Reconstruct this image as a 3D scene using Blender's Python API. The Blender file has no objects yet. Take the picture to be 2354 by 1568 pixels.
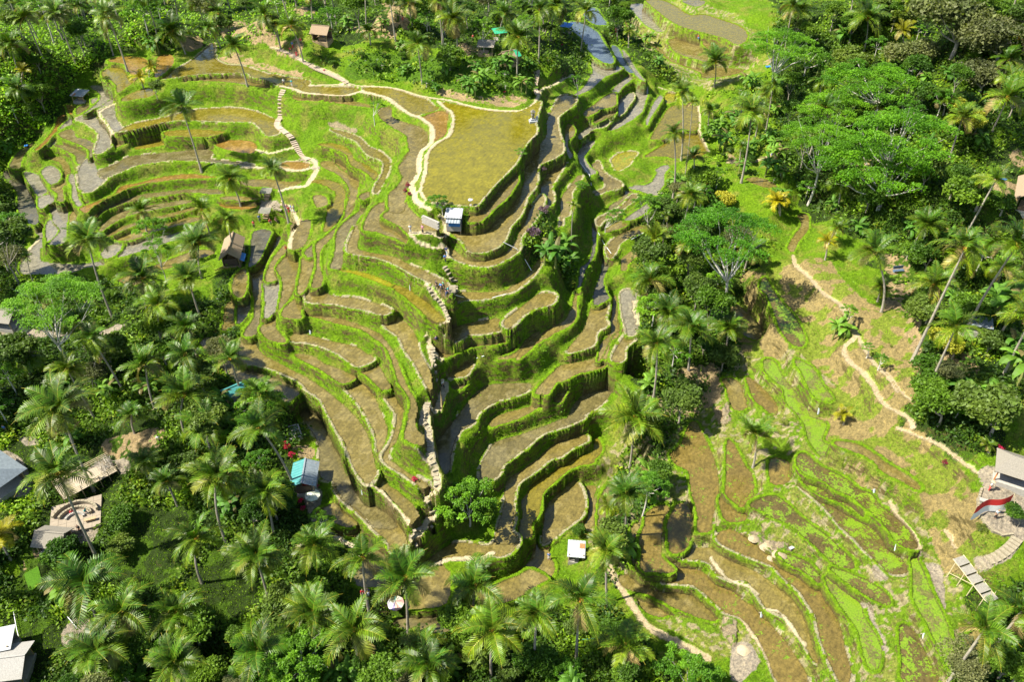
import bpy, math, random
import numpy as np
from mathutils import Vector, Matrix
R = math.radians
scene = bpy.context.scene
col = scene.collection
# ------------------------------------------------------------------ camera, sky, sun
CAMZ = 107.0; PITCH = 40.0; FPX = 1831.0
cam_d = bpy.data.cameras.new("camera"); cam = bpy.data.objects.new("camera", cam_d); col.objects.link(cam)
cam.location = (0, 0, CAMZ); cam.rotation_euler = (R(90 - PITCH), 0, 0)
cam_d.lens = 28.0; cam_d.sensor_width = 36.0; cam_d.clip_end = 6000; cam_d.clip_start = 0.5
scene.camera = cam
SUN_EL = 53.0; SUN_AZ = -99.0      # azimuth measured clockwise from +Y
w = bpy.data.worlds.new("World"); scene.world = w; w.use_nodes = True
nt = w.node_tree; sky = nt.nodes.new("ShaderNodeTexSky"); sky.sky_type = 'NISHITA'; sky.sun_disc = False
sky.sun_elevation = R(SUN_EL); sky.sun_rotation = R(SUN_AZ)
bg = nt.nodes["Background"]; bg.inputs[1].default_value = 0.08
nt.links.new(sky.outputs[0], bg.inputs[0])
sd = bpy.data.lights.new("sun", 'SUN'); sd.energy = 5.0; sd.angle = R(0.5); sd.color = (1.0, 0.94, 0.80)
sun = bpy.data.objects.new("sun", sd); col.objects.link(sun)
sv = Vector((math.sin(R(SUN_AZ)) * math.cos(R(SUN_EL)), math.cos(R(SUN_AZ)) * math.cos(R(SUN_EL)), math.sin(R(SUN_EL))))
sun.rotation_euler = sv.to_track_quat('Z', 'Y').to_euler(); sun.location = sv * 300
scene.view_settings.view_transform = 'Standard'; scene.view_settings.look = 'None'
scene.view_settings.exposure = 1.25; scene.view_settings.gamma = 1.0
scene.cycles.max_bounces = 5; scene.cycles.transparent_max_bounces = 6
rnd = random.Random(7)

# ------------------------------------------------------------------ photograph tiles -> rays -> world
SRC2Z = 2354.0 / 3400.0
TILE = {'A': (0, 0), 'B': (900, 0), 'C': (1800, 0), 'D': (2400, 0), 'E': (0, 500), 'F': (800, 500), 'G': (1600, 500), 'H': (2400, 600),
        'I': (0, 1100), 'J': (800, 1050), 'K': (1400, 1100), 'L': (2400, 1200), 'M': (0, 1565), 'N': (900, 1565), 'O': (1700, 1565), 'P': (2400, 1565), 'Z': (0, 0)}
def t2z(t, x, y):
    if t == 'Z': return (float(x), float(y))
    f = 1.28 if t == 'P' else 2.24
    ox, oy = TILE[t]
    return ((ox + x / f) * SRC2Z, (oy + y / f) * SRC2Z)
SP, CP = math.sin(R(PITCH)), math.cos(R(PITCH))
def ray(px, py):
    a = (px - 1177) / FPX; b = -(py - 784) / FPX
    return Vector((a, b * SP + CP, b * CP - SP))
def at_z(px, py, z):
    d = ray(px, py); t = (z - CAMZ) / d.z
    return (d.x * t, d.y * t)
def parse(s):
    return [tuple(float(v) for v in p.split(',')) for p in s.split()]
# ------------------------------------------------------------------ terraces: tile, height, look, rim, group, outline
PADDY = """
B 30.2 y s - 450,965 560,985 660,1030 720,1090 800,1125 870,1180 880,1230 860,1300 815,1390 780,1440 775,1400 840,1270 835,1200 740,1160 690,1110 640,1050 540,1010
B 28.6 y g - 350,1075 470,1068 570,1110 620,1190 700,1225 780,1285 815,1330 790,1360 740,1310 690,1270 600,1230 570,1160 480,1110
B 32.2 m g - 800,745 880,790 870,805 790,790 740,770
J 12.6 m g - 560,1470 640,1420 700,1400 780,1460 860,1540 800,1568 700,1540
F 26 m g - 700,100 760,150 780,130 740,95
K 16.4 n g - 560,220 740,235 750,255 700,275 600,262
L 17.6 G g - 600,880 700,930 800,960 900,1010 1000,1080 1090,1150 1060,1150 950,1090 850,1030 740,990 640,930
O 14.6 G g - 2000,640 2100,650 2200,700 2280,800 2260,810 2170,730 2080,690
P 16 G g - 470,420 600,470 680,520 700,560 640,540 560,490
A 34.3 o g - 820,440 900,420 1000,420 1080,440 1100,480 1050,510 1000,560 960,530 930,480 880,465 820,460
A 34.3 o g - 1180,420 1270,405 1285,470 1240,530 1180,570 1150,560 1170,480
A 34 y s a 1200,585 1260,540 1400,470 1500,390 1590,320 1600,430 1680,480 1800,490 1960,540 2060,580 2240,610 2240,660 2110,640 1980,590 1870,570 1850,545 1700,540 1560,545 1400,560
B 34 y s a 0,550 120,575 280,600 300,640 540,650 640,660 640,690 530,710 230,690 150,650 100,640 20,620
A 33.3 y g - 760,540 800,510 900,500 940,540 990,560 1000,600 950,640 880,690 870,640 820,590 770,570
A 33 m g - 1370,605 1480,580 1720,575 1860,590 2000,620 2060,650 1990,655 1850,635 1700,610 1500,600
A 32.8 y g - 905,740 960,700 1060,665 1120,655 1150,700 1090,725 1000,740 930,750
A 29.2 y s q 910,960 1000,920 1150,890 1280,860 1440,820 1600,805 1760,805 1900,830 2000,870 2060,900 2075,940 2070,990 2000,1010 1960,970 1900,915 1850,905 1700,905 1500,895 1300,895 1150,925 1000,960 900,975
A 29.2 w s q 740,820 840,790 850,860 890,930 910,970 850,970 800,900 760,840
A 27.8 y g - 1220,985 1300,970 1480,965 1640,975 1660,985 1560,1015 1400,1015 1250,1010
A 25.8 y g - 1000,1105 1080,1065 1200,1045 1240,1060 1190,1085 1060,1105
A 26.6 m g - 820,1090 830,1070 1000,1040 1200,1000 1200,1005 950,1060 850,1110
A 26.3 o g - 1610,1075 1700,1045 1850,1050 1900,1080 1890,1130 1850,1140 1750,1125 1650,1100
A 25.2 n s - 735,1270 860,1220 960,1165 1100,1150 1300,1130 1500,1110 1580,1130 1560,1180 1600,1190 1750,1205 1900,1235 1700,1215 1400,1190 1200,1200 1000,1235 880,1285 790,1320 740,1300
A 27.3 w s - 570,885 680,845 710,880 800,980 815,1060 810,1100 720,1145 715,1100 745,1010 720,970 640,910
A 28.5 w g - 680,640 750,640 820,700 830,720 740,790 640,840 650,830 740,750 750,700 700,665
A 28.5 w g - 720,800 840,735 830,775 770,800
A 28.2 w g - 680,740 730,730 735,750 700,775
A 26 n g - 440,995 530,960 560,1020 640,1035 700,1080 690,1140 670,1170 660,1110 560,1060 480,1030
A 25 w s - 690,1180 710,1260 770,1320 770,1350 690,1415 640,1430 600,1400 590,1340 590,1260 640,1190
A 25 n g - 400,1080 500,1080 600,1120 640,1150 600,1220 575,1200 560,1150 450,1100
E 23.5 w g - 530,175 570,220 565,330 600,400 580,410 540,350 540,260 515,220
A 23.2 m g - 340,1175 440,1170 490,1210 520,1290 480,1370 460,1400 470,1490 430,1490 430,1440 380,1390 480,1300 470,1240 440,1200
A 23.6 w g - 315,1270 370,1235 430,1265 445,1320 430,1350 380,1370 350,1340 320,1300
A 25.5 o g - 420,910 440,870 480,850 460,930 400,990 330,1080 260,1120 350,1030 410,950
A 26 w g - 470,930 520,890 525,920 450,960
A 27 o g - 490,780 550,790 540,830 520,850 500,800
A 27.2 n g - 580,800 650,780 640,810 600,840 570,850
A 24.8 w g - 340,1050 400,1030 400,1080 350,1100 330,1080
A 24.5 w g - 260,1100 320,1080 310,1120 250,1125
A 22.5 n g - 80,1220 140,1130 200,1090 250,1060 180,1150 150,1210 150,1250 90,1250
A 22 w g - 190,1280 290,1310 340,1370 340,1420 290,1460 240,1390 200,1330
E 19.1 v g - 30,160 90,160 150,230 230,300 250,390 270,450 280,540 230,545 180,500 140,440 140,350 120,290 70,240
E 17.6 w g - 250,560 330,600 330,640 320,700 320,720 290,730 290,810 340,835 550,850 600,850 760,830 760,850 640,870 520,910 350,920 200,920 150,890 200,750 300,650 260,600
E 22 w g - 310,340 380,330 400,370 360,400 300,430 290,360
E 20.9 w g - 360,420 480,390 500,480 490,600 480,680 400,700 370,690 440,620 450,590 400,530 390,470
E 20.7 w g - 350,550 380,520 420,580 430,600 370,670 345,640
E 21 m g - 530,470 580,440 650,440 610,500 560,520 520,530
E 23.4 o g - 600,430 700,390 850,330 900,270 1040,240 1200,200 1400,175 1500,185 1600,200 1450,205 1250,220 1000,260 880,320 800,350 700,410 640,460
E 21.8 n g - 680,500 780,440 900,380 1050,330 1200,310 1400,290 1600,290 1680,310 1600,325 1420,310 1250,330 1050,360 900,400 780,450 700,520
E 20.7 n g - 740,590 800,520 900,460 1000,420 1180,400 1380,370 1420,385 1250,420 1000,470 900,510 830,550 760,600
E 19.9 m g - 790,630 850,590 930,560 1000,540 1150,500 1300,460 1420,425 1430,440 1300,480 1150,520 1000,560 900,600 820,635
E 19.1 m g - 850,660 950,620 1050,590 1200,560 1400,500 1500,510 1400,540 1200,590 1050,640 950,670
E 18.6 w g - 760,760 820,710 890,690 900,720 850,780 780,800
E 18.4 w g - 850,790 920,730 1000,690 1080,660 1200,640 1400,600 1400,620 1250,680 1100,740 1000,760 920,785
E 17 m g - 1070,890 1200,840 1350,780 1500,740 1600,760 1400,830 1200,890 1080,920
E 16 m g - 890,960 1000,920 1100,950 1000,1000 900,980
E 24 m g - 1800,225 2000,215 2150,235 2240,240 2100,290 2000,270 1830,260
E 22.4 m g - 1640,350 1750,340 1900,355 1900,368 1700,368
E 21.4 o g - 1650,400 1900,400 1880,430 1750,435 1660,420
F 26 o s - 300,100 360,85 470,90 510,110 460,135 340,130
B 34.6 y s - 690,650 800,645 900,660 1000,690 1060,715 1150,740 1210,790 1240,810 1110,850 1090,860 1030,830 960,780 900,730 820,700 730,690
B 34.5 o g - 1130,870 1240,830 1310,850 1300,920 1290,1000 1200,1050 1210,960 1190,920 1140,885
B 33 m g - 170,720 300,730 500,740 640,760 760,790 740,800 560,775 400,755 200,745
B 35 Y s - 1270,760 1400,780 1500,800 1700,825 1850,820 1940,780 2000,760 1960,900 1970,950 1960,1000 1900,1060 1860,1120 1820,1200 1770,1260 1680,1350 1600,1440 1540,1510 1500,1530 1300,1510 1180,1490 1140,1440 1130,1380 1170,1280 1170,1160 1200,1100 1280,1050 1330,1010 1350,950 1370,880 1350,820 1280,780
B 33.8 m g w1 800,810 880,800 900,870 960,900 1090,940 1150,990 1160,1060 1140,1110 1095,1170 1080,1290 1040,1370 1000,1420 980,1568 890,1568 880,1450 930,1400 980,1330 970,1290 955,1230 1025,1150 1020,1050 1000,1000 930,960 820,880
F 33.8 m g w1 1240,20 1310,0 1300,90 1285,200 1240,260 1220,320 1230,400 1300,480 1370,530 1440,560 1470,600 1360,600 1250,610 1180,560 1080,510 1060,480 1110,440 1110,360 1140,300 1200,220 1180,150 1190,100
F 32.8 m g - 930,520 980,430 1040,390 1060,400 1050,480 1050,520 1100,560 1180,600 1230,640 1230,690 1150,650 1060,620 1000,600 920,590
F 30 m s - 860,560 870,640 855,700 880,740 1000,770 1150,800 1250,850 1350,890 1440,940 1520,980 1560,1040 1540,1050 1440,990 1300,930 1160,850 1000,790 850,770 800,750 800,700 830,620
F 27.5 n g - 920,420 860,470 790,520 720,600 710,680 700,780 670,850 680,880 740,870 750,760 780,650 830,560 900,470
F 27.3 A g - 740,890 850,900 1000,940 1130,1000 1060,1000 1000,970 850,920 750,900
F 27.2 y g - 1130,1000 1230,1030 1300,1080 1400,1150 1500,1240 1510,1270 1440,1270 1350,1200 1250,1110 1130,1020
B 26.2 m g l 370,1210 450,1200 500,1250 600,1320 640,1340 640,1420 620,1500 560,1568 590,1450 575,1380 500,1300 400,1250
F 26.2 m g l 600,90 680,90 740,140 820,200 870,230 860,330 830,430 790,490 740,560 690,620 640,680 590,740 580,830 590,900 600,980 580,1015 530,1010 560,900 570,800 560,700 620,650 700,580 760,520 790,430 800,330 805,260 770,210 690,160
F 25 m s - 490,1060 530,1035 620,1060 700,1090 850,1100 960,1130 1060,1160 1110,1190 1050,1220 950,1190 850,1170 700,1140 540,1130 490,1110
J 23.3 m s - 1060,10 1130,-10 1250,80 1300,170 1330,280 1400,400 1440,500 1480,550 1400,540 1350,450 1290,340 1230,260 1180,160 1090,90 1060,50
J 22.8 m g - 480,-20 600,0 800,40 950,100 1040,150 1100,230 1150,320 1190,420 1240,540 1290,620 1310,700 1290,800 1320,860 1380,900 1380,950 1300,950 1250,930 1220,900 1240,800 1260,700 1270,640 1240,580 1180,500 1150,400 1120,310 1080,230 1000,170 900,100 700,50 560,10
J 20.9 m s - 380,150 430,130 550,160 700,200 850,230 920,280 980,310 960,340 870,370 830,350 750,290 650,240 520,200 420,190 380,180
J 20.2 m g - 890,390 960,350 1010,360 1040,410 1080,480 1110,530 1060,550 1020,520 950,450 890,410
J 19 m s - 1050,570 1110,550 1150,580 1200,640 1200,700 1160,900 1110,980 1090,1060 1150,1110 1250,1180 1350,1230 1390,1260 1370,1290 1300,1240 1200,1170 1130,1130 1080,1090 1060,1040 1110,960 1150,850 1160,730 1100,640
F 23.6 m g - 340,1160 400,1110 430,1090 440,1130 440,1210 440,1250 380,1250 320,1240 310,1210
F 23 m g - 280,850 350,780 410,780 420,850 400,950 380,1050 300,1170 290,1150 310,1050 310,960 270,890
F 21.8 w g - 180,985 270,980 285,1050 290,1110 250,1190 180,1250 185,1150 180,1050
F 22.3 m g - 185,970 200,890 250,790 330,700 340,750 300,780 260,830 240,880 260,960
F 21.2 m g - 150,1320 200,1270 250,1240 250,1320 320,1400 320,1430 220,1410 160,1360
F 18.9 n g - 80,900 150,840 200,700 230,650 300,650 230,760 170,870 150,950 140,1100 130,1250 100,1370 30,1380 40,1330 100,1240 100,1100 80,1000
F 25.3 m g - 460,800 520,800 530,860 500,950 470,1040 430,1070 430,1000 450,900
F 25.6 n g - 480,750 540,700 550,690 540,780 500,790
F 20.2 v g - 90,620 150,590 220,600 210,640 160,760 120,830 60,860 80,770
F 25.2 m g - 370,560 420,530 510,520 500,620 450,720 370,730 380,640
F 25.6 y g - 530,220 650,220 740,260 770,320 770,400 740,490 680,560 620,600 640,500 650,430 700,380 710,320 680,290 600,250 540,240
F 26 m g - 540,340 620,340 640,400 570,420
F 29.4 m g - 890,330 950,310 940,350 900,370
E 18.4 m g - 1680,1160 1750,1110 1780,1180 1740,1290 1660,1340 1670,1260
E 18.9 v g - 1780,1150 1850,1060 1850,1190 1780,1290 1770,1230
E 20.6 m g - 1740,950 1820,880 1830,1000 1800,1090 1740,1060
J 17.8 m s s7 30,160 100,170 100,210 160,290 250,340 400,420 560,510 700,620 850,760 930,880 960,1000 980,1080 1000,1180 960,1230 930,1240 850,1130 780,950 720,850 650,720 600,620 500,550 450,490 350,440 200,380 0,330 0,200
J 16.9 n g - -300,200 -150,180 0,370 150,440 300,490 430,560 400,600 330,640 150,560 -50,470
J 19.4 m g - 400,290 520,300 600,350 700,390 800,430 850,460 770,500 700,470 600,400 500,350
J 18.5 m s - 780,530 860,480 960,540 1000,640 1050,760 1080,850 1050,960 1020,1010 1010,900 960,780 900,680 830,590
J 16.6 m g - 970,1250 1030,1210 1100,1270 1160,1310 1260,1400 1320,1470 1330,1560 1260,1540 1200,1440 1100,1350 1000,1290
J 13.6 n s s8 430,680 480,650 560,680 600,760 640,850 700,930 720,1000 760,1150 830,1250 900,1330 960,1400 1080,1480 1150,1568 1000,1568 940,1500 860,1420 780,1380 730,1300 690,1230 600,1200 590,1000 560,900 470,780
N 13.6 m s s8 600,60 700,200 800,260 900,340 960,430 1000,520 1000,580 900,600 880,540 800,460 740,400 640,300 520,200 470,100
N 11.6 m g - 430,330 490,290 560,350 640,370 640,480 580,480 500,480 440,430
N 11 n g - 740,520 820,560 880,620 900,700 850,760 880,850 750,860 640,850 620,780 720,640
N 9.3 m g - 1150,740 1250,710 1300,740 1330,780 1300,980 1100,1020 1000,1000 1100,850
N 8 n g - 920,1120 1000,1100 1200,1080 1330,1090 1380,1160 1250,1200 1050,1180 950,1160
N 6.4 m g - 1560,920 1700,840 1850,780 1930,740 2050,800 2000,830 1850,930 1700,980 1600,980
N 11 m g - 1080,490 1200,490 1220,510 1130,540
F 23.2 m s - 1520,1390 1550,1330 1700,1290 1900,1255 1950,1290 1950,1330 1850,1360 1700,1370 1600,1420 1540,1430
G 24 m s - 170,1270 250,1200 350,1130 430,1070 530,1070 540,1110 500,1150 400,1170 300,1230 220,1310 180,1310
K 21.5 m g - 95,140 150,105 220,160 190,190 150,200 110,190
K 21.5 m g - 200,170 300,130 450,95 600,70 670,10 660,60 580,95 420,110 280,150 190,200
G 19.9 m g r6 260,1560 300,1490 400,1400 500,1330 600,1280 650,1230 690,1100 700,1060 700,1200 670,1290 560,1350 420,1430 300,1530
K 19.9 m g r6 580,205 700,165 780,70 860,10 880,20 820,85 740,180 640,205
K 18.9 m s - 210,320 300,270 380,230 360,290 320,330 230,340
K 17.6 n g - 250,400 330,370 350,380 300,420 230,430
K 15.7 n s - 120,920 100,850 160,780 240,680 330,560 400,470 480,410 560,400 780,390 800,430 700,480 560,520 470,570 410,620 380,690 290,740 240,830 210,940 200,1040 150,1050 140,980
K 16.5 m g - 850,460 900,390 980,310 1040,260 1250,220 1380,190 1400,210 1350,270 1230,300 1150,320 1050,370 1000,380 950,450 930,470 900,465
G 18.2 m s - 640,1490 760,1340 800,1230 830,1150 870,1120 930,1100 930,1180 910,1250 930,1300 850,1350 830,1440 780,1470 700,1490
G 17.2 m g - 960,1380 960,1280 980,1180 990,1080 1020,1200 1040,1300 1000,1350 900,1420 880,1500 870,1568
K 17.2 m g - 1340,130 1370,50 1440,0 1460,30 1400,80 1380,180 1370,210 1340,190
K 18.2 m s - 1420,200 1470,100 1530,30 1590,50 1510,120 1500,210 1450,230
G 18.7 w s - 1040,1060 1110,1040 1150,1060 1130,1150 1150,1280 1150,1350 1090,1370 1070,1300 1050,1200
K 13.9 m g - 510,680 560,640 680,600 800,570 900,510 960,510 940,530 830,590 740,640 620,680 520,710
K 14.5 m g - 980,510 1040,430 1090,410 1050,500 1020,530
K 11.9 n s - 1090,650 1130,570 1200,480 1300,420 1420,350 1550,310 1560,350 1400,460 1370,510 1300,570 1210,620 1200,650 1060,710 900,760 780,860 700,920 600,1000 560,1080 460,1110 440,1020 500,900 560,830 740,775 900,720 1050,660
K 9.5 m s r11 560,1568 570,1450 620,1300 640,1120 720,1060 800,1000 880,950 920,900 1000,840 1100,800 1200,770 1230,810 1180,840 1100,880 1040,930 960,950 880,1010 800,1070 720,1130 690,1200 680,1300 690,1370 660,1430 660,1480 700,1540 690,1568
N 9.5 m s r11 1150,700 1250,610 1350,550 1450,540 1620,560 1680,500 1700,400 1720,330 1760,150 1800,200 1790,300 1810,330 1790,450 1830,490 1830,540 1780,600 1700,630 1600,620 1450,650 1300,660 1180,720
K 7.8 y g - 740,1540 740,1430 760,1370 750,1280 780,1220 850,1120 930,1080 1000,1040 1050,960 1150,950 1200,930 1280,900 1300,800 1340,880 1280,960 1270,980 1180,1000 1080,1040 980,1130 900,1200 880,1290 860,1380 810,1440 820,1520 770,1540
K 5.6 m s - 900,1568 920,1400 940,1300 1000,1230 1060,1180 1130,1120 1170,1150 1200,1230 1210,1310 1180,1380 1130,1420 1050,1480 980,1540 930,1568
O 5.2 m g - 180,600 240,480 300,500 260,560 270,640 300,700 280,780 200,810 50,820 -100,900 -100,850 50,790 130,700
K 4.8 m g - 1210,1240 1220,1170 1290,1160 1270,1230 1300,1320 1290,1400 1230,1480 1190,1470 1240,1380 1240,1310
K 5.2 n g - 1320,1380 1330,1250 1400,1140 1450,1180 1390,1270 1360,1350 1370,1430 1320,1480
L 18.5 G g - 570,720 610,700 700,780 800,830 900,880 1000,960 1100,1000 1150,1080 1230,1130 1330,1220 1400,1300 1430,1370 1380,1380 1290,1330 1230,1230 1150,1150 1050,1070 960,1000 850,950 750,880 650,850 580,800
L 17 G s - 570,920 680,980 760,1040 850,1110 950,1170 1050,1220 1150,1300 1190,1380 1260,1430 1330,1500 1340,1568 1250,1568 1180,1500 1080,1420 1000,1330 900,1240 830,1160 760,1080 680,1010
L 15.8 G g - 220,1070 320,1020 400,1020 480,1080 560,1160 640,1220 740,1290 800,1340 860,1400 950,1490 950,1530 880,1520 800,1470 700,1370 600,1290 520,1220 440,1180 340,1140 250,1090
L 15 H g - 50,600 110,700 150,780 210,880 200,1020 140,1080 100,1050 30,980 40,900 40,740
L 16.3 H g - 370,740 480,760 490,830 460,890 370,900
L 18.6 a g - 320,0 380,10 420,100 500,200 600,330 640,420 740,450 750,500 720,570 750,620 790,640 740,700 690,640 640,560 620,470 550,380 480,300 470,220 400,150 330,80
L 21 a g - 550,0 640,40 680,90 730,180 800,280 720,280 680,250 640,170 600,90
L 15.8 m g - 10,140 100,150 140,250 160,340 100,360 60,290 40,200
L 16.8 H g - 190,130 230,160 310,230 380,310 380,390 300,330 240,280 210,200
L 21.3 m g - 850,610 1000,630 1150,720 1200,760 1300,820 1380,870 1450,930 1430,940 1330,880 1200,820 1150,760 1050,690 900,640
H 21.8 m g - 560,260 620,250 640,310 620,380 560,450 520,530 490,490 540,400 590,330
H 21.4 G g - 310,720 360,800 430,900 520,1000 580,1100 610,1200 560,1240 480,1180 420,1080 380,970 330,850 280,800
H 16.4 n g - 50,900 150,960 230,1040 290,1120 250,1180 150,1140 80,1050
O 14.5 H g - 1560,200 1660,230 1720,300 1720,360 1600,360 1570,290
K 13.8 H g - 1990,700 2040,680 2080,760 2130,860 2180,1000 2200,1200 2150,1400 2150,1480 2060,1490 2060,1380 2040,1290 2010,1200 1990,1050 1900,1000 1850,920 1930,850 1960,780
O 12.5 H g - 1010,320 1100,270 1160,280 1150,350 1100,420 1090,550 1100,650 1190,740 1060,740 970,720 980,600 960,540 970,480 1000,400
O 13 H g - 1170,400 1240,260 1310,290 1320,400 1290,560 1200,600 1180,540 1180,450
O 11.8 m g - 900,430 960,400 970,460 940,560 930,660 920,700 890,600
O 12.2 m s - 1250,620 1400,590 1500,600 1600,670 1700,720 1800,760 1900,830 2000,900 2100,1000 2200,1180 2280,1400 2240,1380 2100,1130 1980,1050 1900,1010 1830,900 1750,810 1650,800 1540,760 1490,680 1400,650 1270,640
O 13.6 H s - 1550,470 1650,460 1800,560 1900,640 2000,700 2100,680 2200,760 2300,900 2400,1100 2450,1300 2500,1500 2450,1568 2330,1300 2270,1080 2200,960 2130,870 2040,800 1960,710 1830,650 1700,600 1560,530
O 11 H s - 1060,770 1250,740 1400,760 1500,850 1650,920 1720,990 1850,1050 1870,1110 1980,1230 2100,1400 2180,1568 2000,1568 1920,1400 1850,1250 1760,1130 1690,1070 1590,1040 1530,980 1450,910 1350,840 1150,820 1090,800
O 9.8 m g - 810,790 900,800 1000,870 1100,920 1300,930 1420,980 1500,1080 1480,1100 1350,1060 1200,1000 1130,960 1000,900 900,880 830,850
O 8.8 m g - 950,960 1000,950 1150,1000 1180,1040 1100,1070 1000,1040
P 15 a g - 450,450 540,500 570,560 600,640 640,700 660,760 650,830 620,820 590,700 560,640 500,560 460,500
P 15.8 G g - 760,670 800,680 830,740 880,840 900,896 780,896 770,800
P 17.2 a g - 810,370 840,420 870,500 910,580 940,650 970,760 1000,830 960,830 940,770 890,680 850,600 820,540 820,460
P 17 m g - 1040,720 1080,690 1110,720 1090,780 1050,760
C 27 w g - 660,30 760,30 780,100 800,130 860,200 890,235 850,230 780,190 700,110 660,60
C 30 y g - 780,0 900,0 1000,50 1100,110 1200,105 1350,150 1500,210 1520,290 1450,330 1350,280 1200,240 1050,200 950,150 860,80 800,30
C 31 n g - 1050,0 1200,0 1200,30 1150,45 1080,30
C 26.5 m g - 950,290 1100,290 1200,370 1230,460 1150,440 1020,400 960,350
C 27.6 m g - 1230,300 1400,360 1420,380 1300,400 1200,330
C 24.5 m g - 610,130 640,190 750,290 850,340 900,380 950,440 1050,480 1150,510 1300,500 1500,520 1400,560 1200,580 1180,540 1050,490 950,450 890,400 800,330 700,250 640,220
C 31.5 b g - 170,180 260,160 400,230 450,310 500,380 530,460 480,470 420,440 370,400 330,350 300,290 240,240
C 32 b g - 300,60 400,60 440,120 480,180 400,180 330,140
C 30 w g - 370,470 470,475 590,500 560,530 470,570 410,620 350,670 240,710 300,660 350,590 380,530
C 31.3 m s r2 100,780 150,710 240,720 240,770 160,830 110,880 120,980 150,1080 140,1140 50,1190 -60,1230 -60,1160 0,1060 40,1000 40,900
F 31.3 m s r2 1580,610 1700,590 1850,540 1950,440 2050,330 2110,250 2120,130 2160,20 2240,0 2240,60 2200,130 2190,260 2120,350 2080,470 2000,560 1960,660 1900,720 1800,755 1700,750 1660,680 1590,630
F 33.5 m g - 1690,500 1750,450 1850,380 1950,280 2010,200 2050,170 2060,220 2020,290 1960,370 1870,440 1820,500 1760,530 1700,530
F 30 m s - 1340,670 1420,655 1520,690 1600,760 1680,810 1800,810 1950,770 2050,680 2080,600 2140,450 2200,380 2240,330 2240,420 2150,560 2080,640 2060,740 1980,800 1880,850 1770,860 1650,830 1560,790 1500,740 1400,700
F 26 m s - 1570,1100 1620,1060 1800,1060 1950,1050 2030,1010 2130,940 2210,830 2240,800 2240,830 2180,920 2120,980 2040,1040 1950,1070 1850,1100 1700,1110 1640,1120 1590,1150
G 29 m s - 560,120 620,90 600,130 540,220 510,280 530,340 510,400 450,430 400,500 390,560 330,610 300,660 310,500 370,430 440,330 440,260 480,200 500,150
G 27.3 m s - 590,560 590,450 600,350 650,280 720,190 740,200 690,270 660,320 660,360 650,430 640,480 600,500
C 28.6 m g - 180,960 200,920 240,960 230,1010 190,1050 200,1110 230,1150 200,1180 170,1100 180,1020
C 28.3 m g - 310,850 340,810 400,770 480,710 540,690 550,750 530,790 440,810 370,850 330,865
C 27.1 n g - 400,890 440,840 540,820 540,850 450,890 390,920
C 26.2 w s - 270,1010 340,950 400,910 500,870 560,780 600,730 660,690 680,720 640,780 600,840 520,890 460,940 380,960 320,1000 280,1030
C 27.8 w g - 520,680 600,600 640,570 660,590 600,640 560,690
C 25.3 w g - 490,965 540,910 620,860 680,800 700,740 700,690 760,640 790,660 760,760 740,830 680,880 600,930 530,965
C 28.6 b g - 520,340 560,350 600,430 640,490 680,540 640,530 590,480 540,400
C 28.6 w g - 600,370 640,420 700,520 760,600 700,560 650,490 610,420
C 24.3 w g - 800,850 840,760 880,710 890,740 850,800 800,880 780,930 780,900
C 22.9 y g - 810,1030 850,960 900,880 950,800 1030,780 1150,790 1160,850 1150,960 1050,965 950,980 900,1030 840,1035
C 23.2 A g - 920,700 990,700 1000,740 930,770
C 22 y g - 770,1160 850,1110 950,1050 1050,980 1160,990 1210,1090 1230,1130 1150,1170 1000,1180 900,1160 800,1165
C 22.4 A s - 520,1190 580,1140 690,1130 700,1150 660,1200 640,1230 580,1265 540,1260 530,1220
C 24.4 w g - 270,1150 300,1100 370,1050 390,1060 320,1150 320,1190 350,1240 400,1280 350,1300 300,1240 270,1190
C 22.8 m s - 370,1230 420,1200 440,1260 490,1310 560,1345 590,1370 570,1400 480,1420 410,1450 400,1430 480,1390 430,1310 390,1260
C 21.6 w g - 650,1400 700,1380 800,1370 860,1290 850,1260 920,1230 940,1250 900,1300 900,1370 870,1420 900,1440 820,1450 730,1420 680,1410
C 21.4 n g - 620,1420 690,1450 700,1500 620,1560 500,1568 520,1520 600,1480
C 25.6 m g - 1520,1330 1600,1320 1700,1350 1740,1390 1650,1390 1540,1350
G 21.2 v g - 820,560 850,540 850,620 840,740 810,820 760,900 750,960 720,1020 735,900 740,870 800,820 830,700
G 18.9 v g - 950,720 960,760 930,880 900,960 910,1040 940,1090 930,1110 840,1150 840,1060 880,950 900,880 910,780
G 21.7 m s - 860,520 900,490 1040,420 1120,330 1150,350 1050,430 1000,480 900,520 870,560
G 20.9 m g - 920,600 1000,540 1080,520 1070,560 960,600
G 21.4 w g - 1080,500 1200,420 1220,400 1240,440 1150,500 1080,520
G 20.2 m s - 930,720 1000,650 1100,590 1210,560 1220,590 1100,640 1020,690 1000,740 960,800 940,780
G 19.7 m g - 1040,830 1060,790 1200,700 1230,740 1150,790 1080,850 1070,890 1040,890
""".strip().splitlines()

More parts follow.
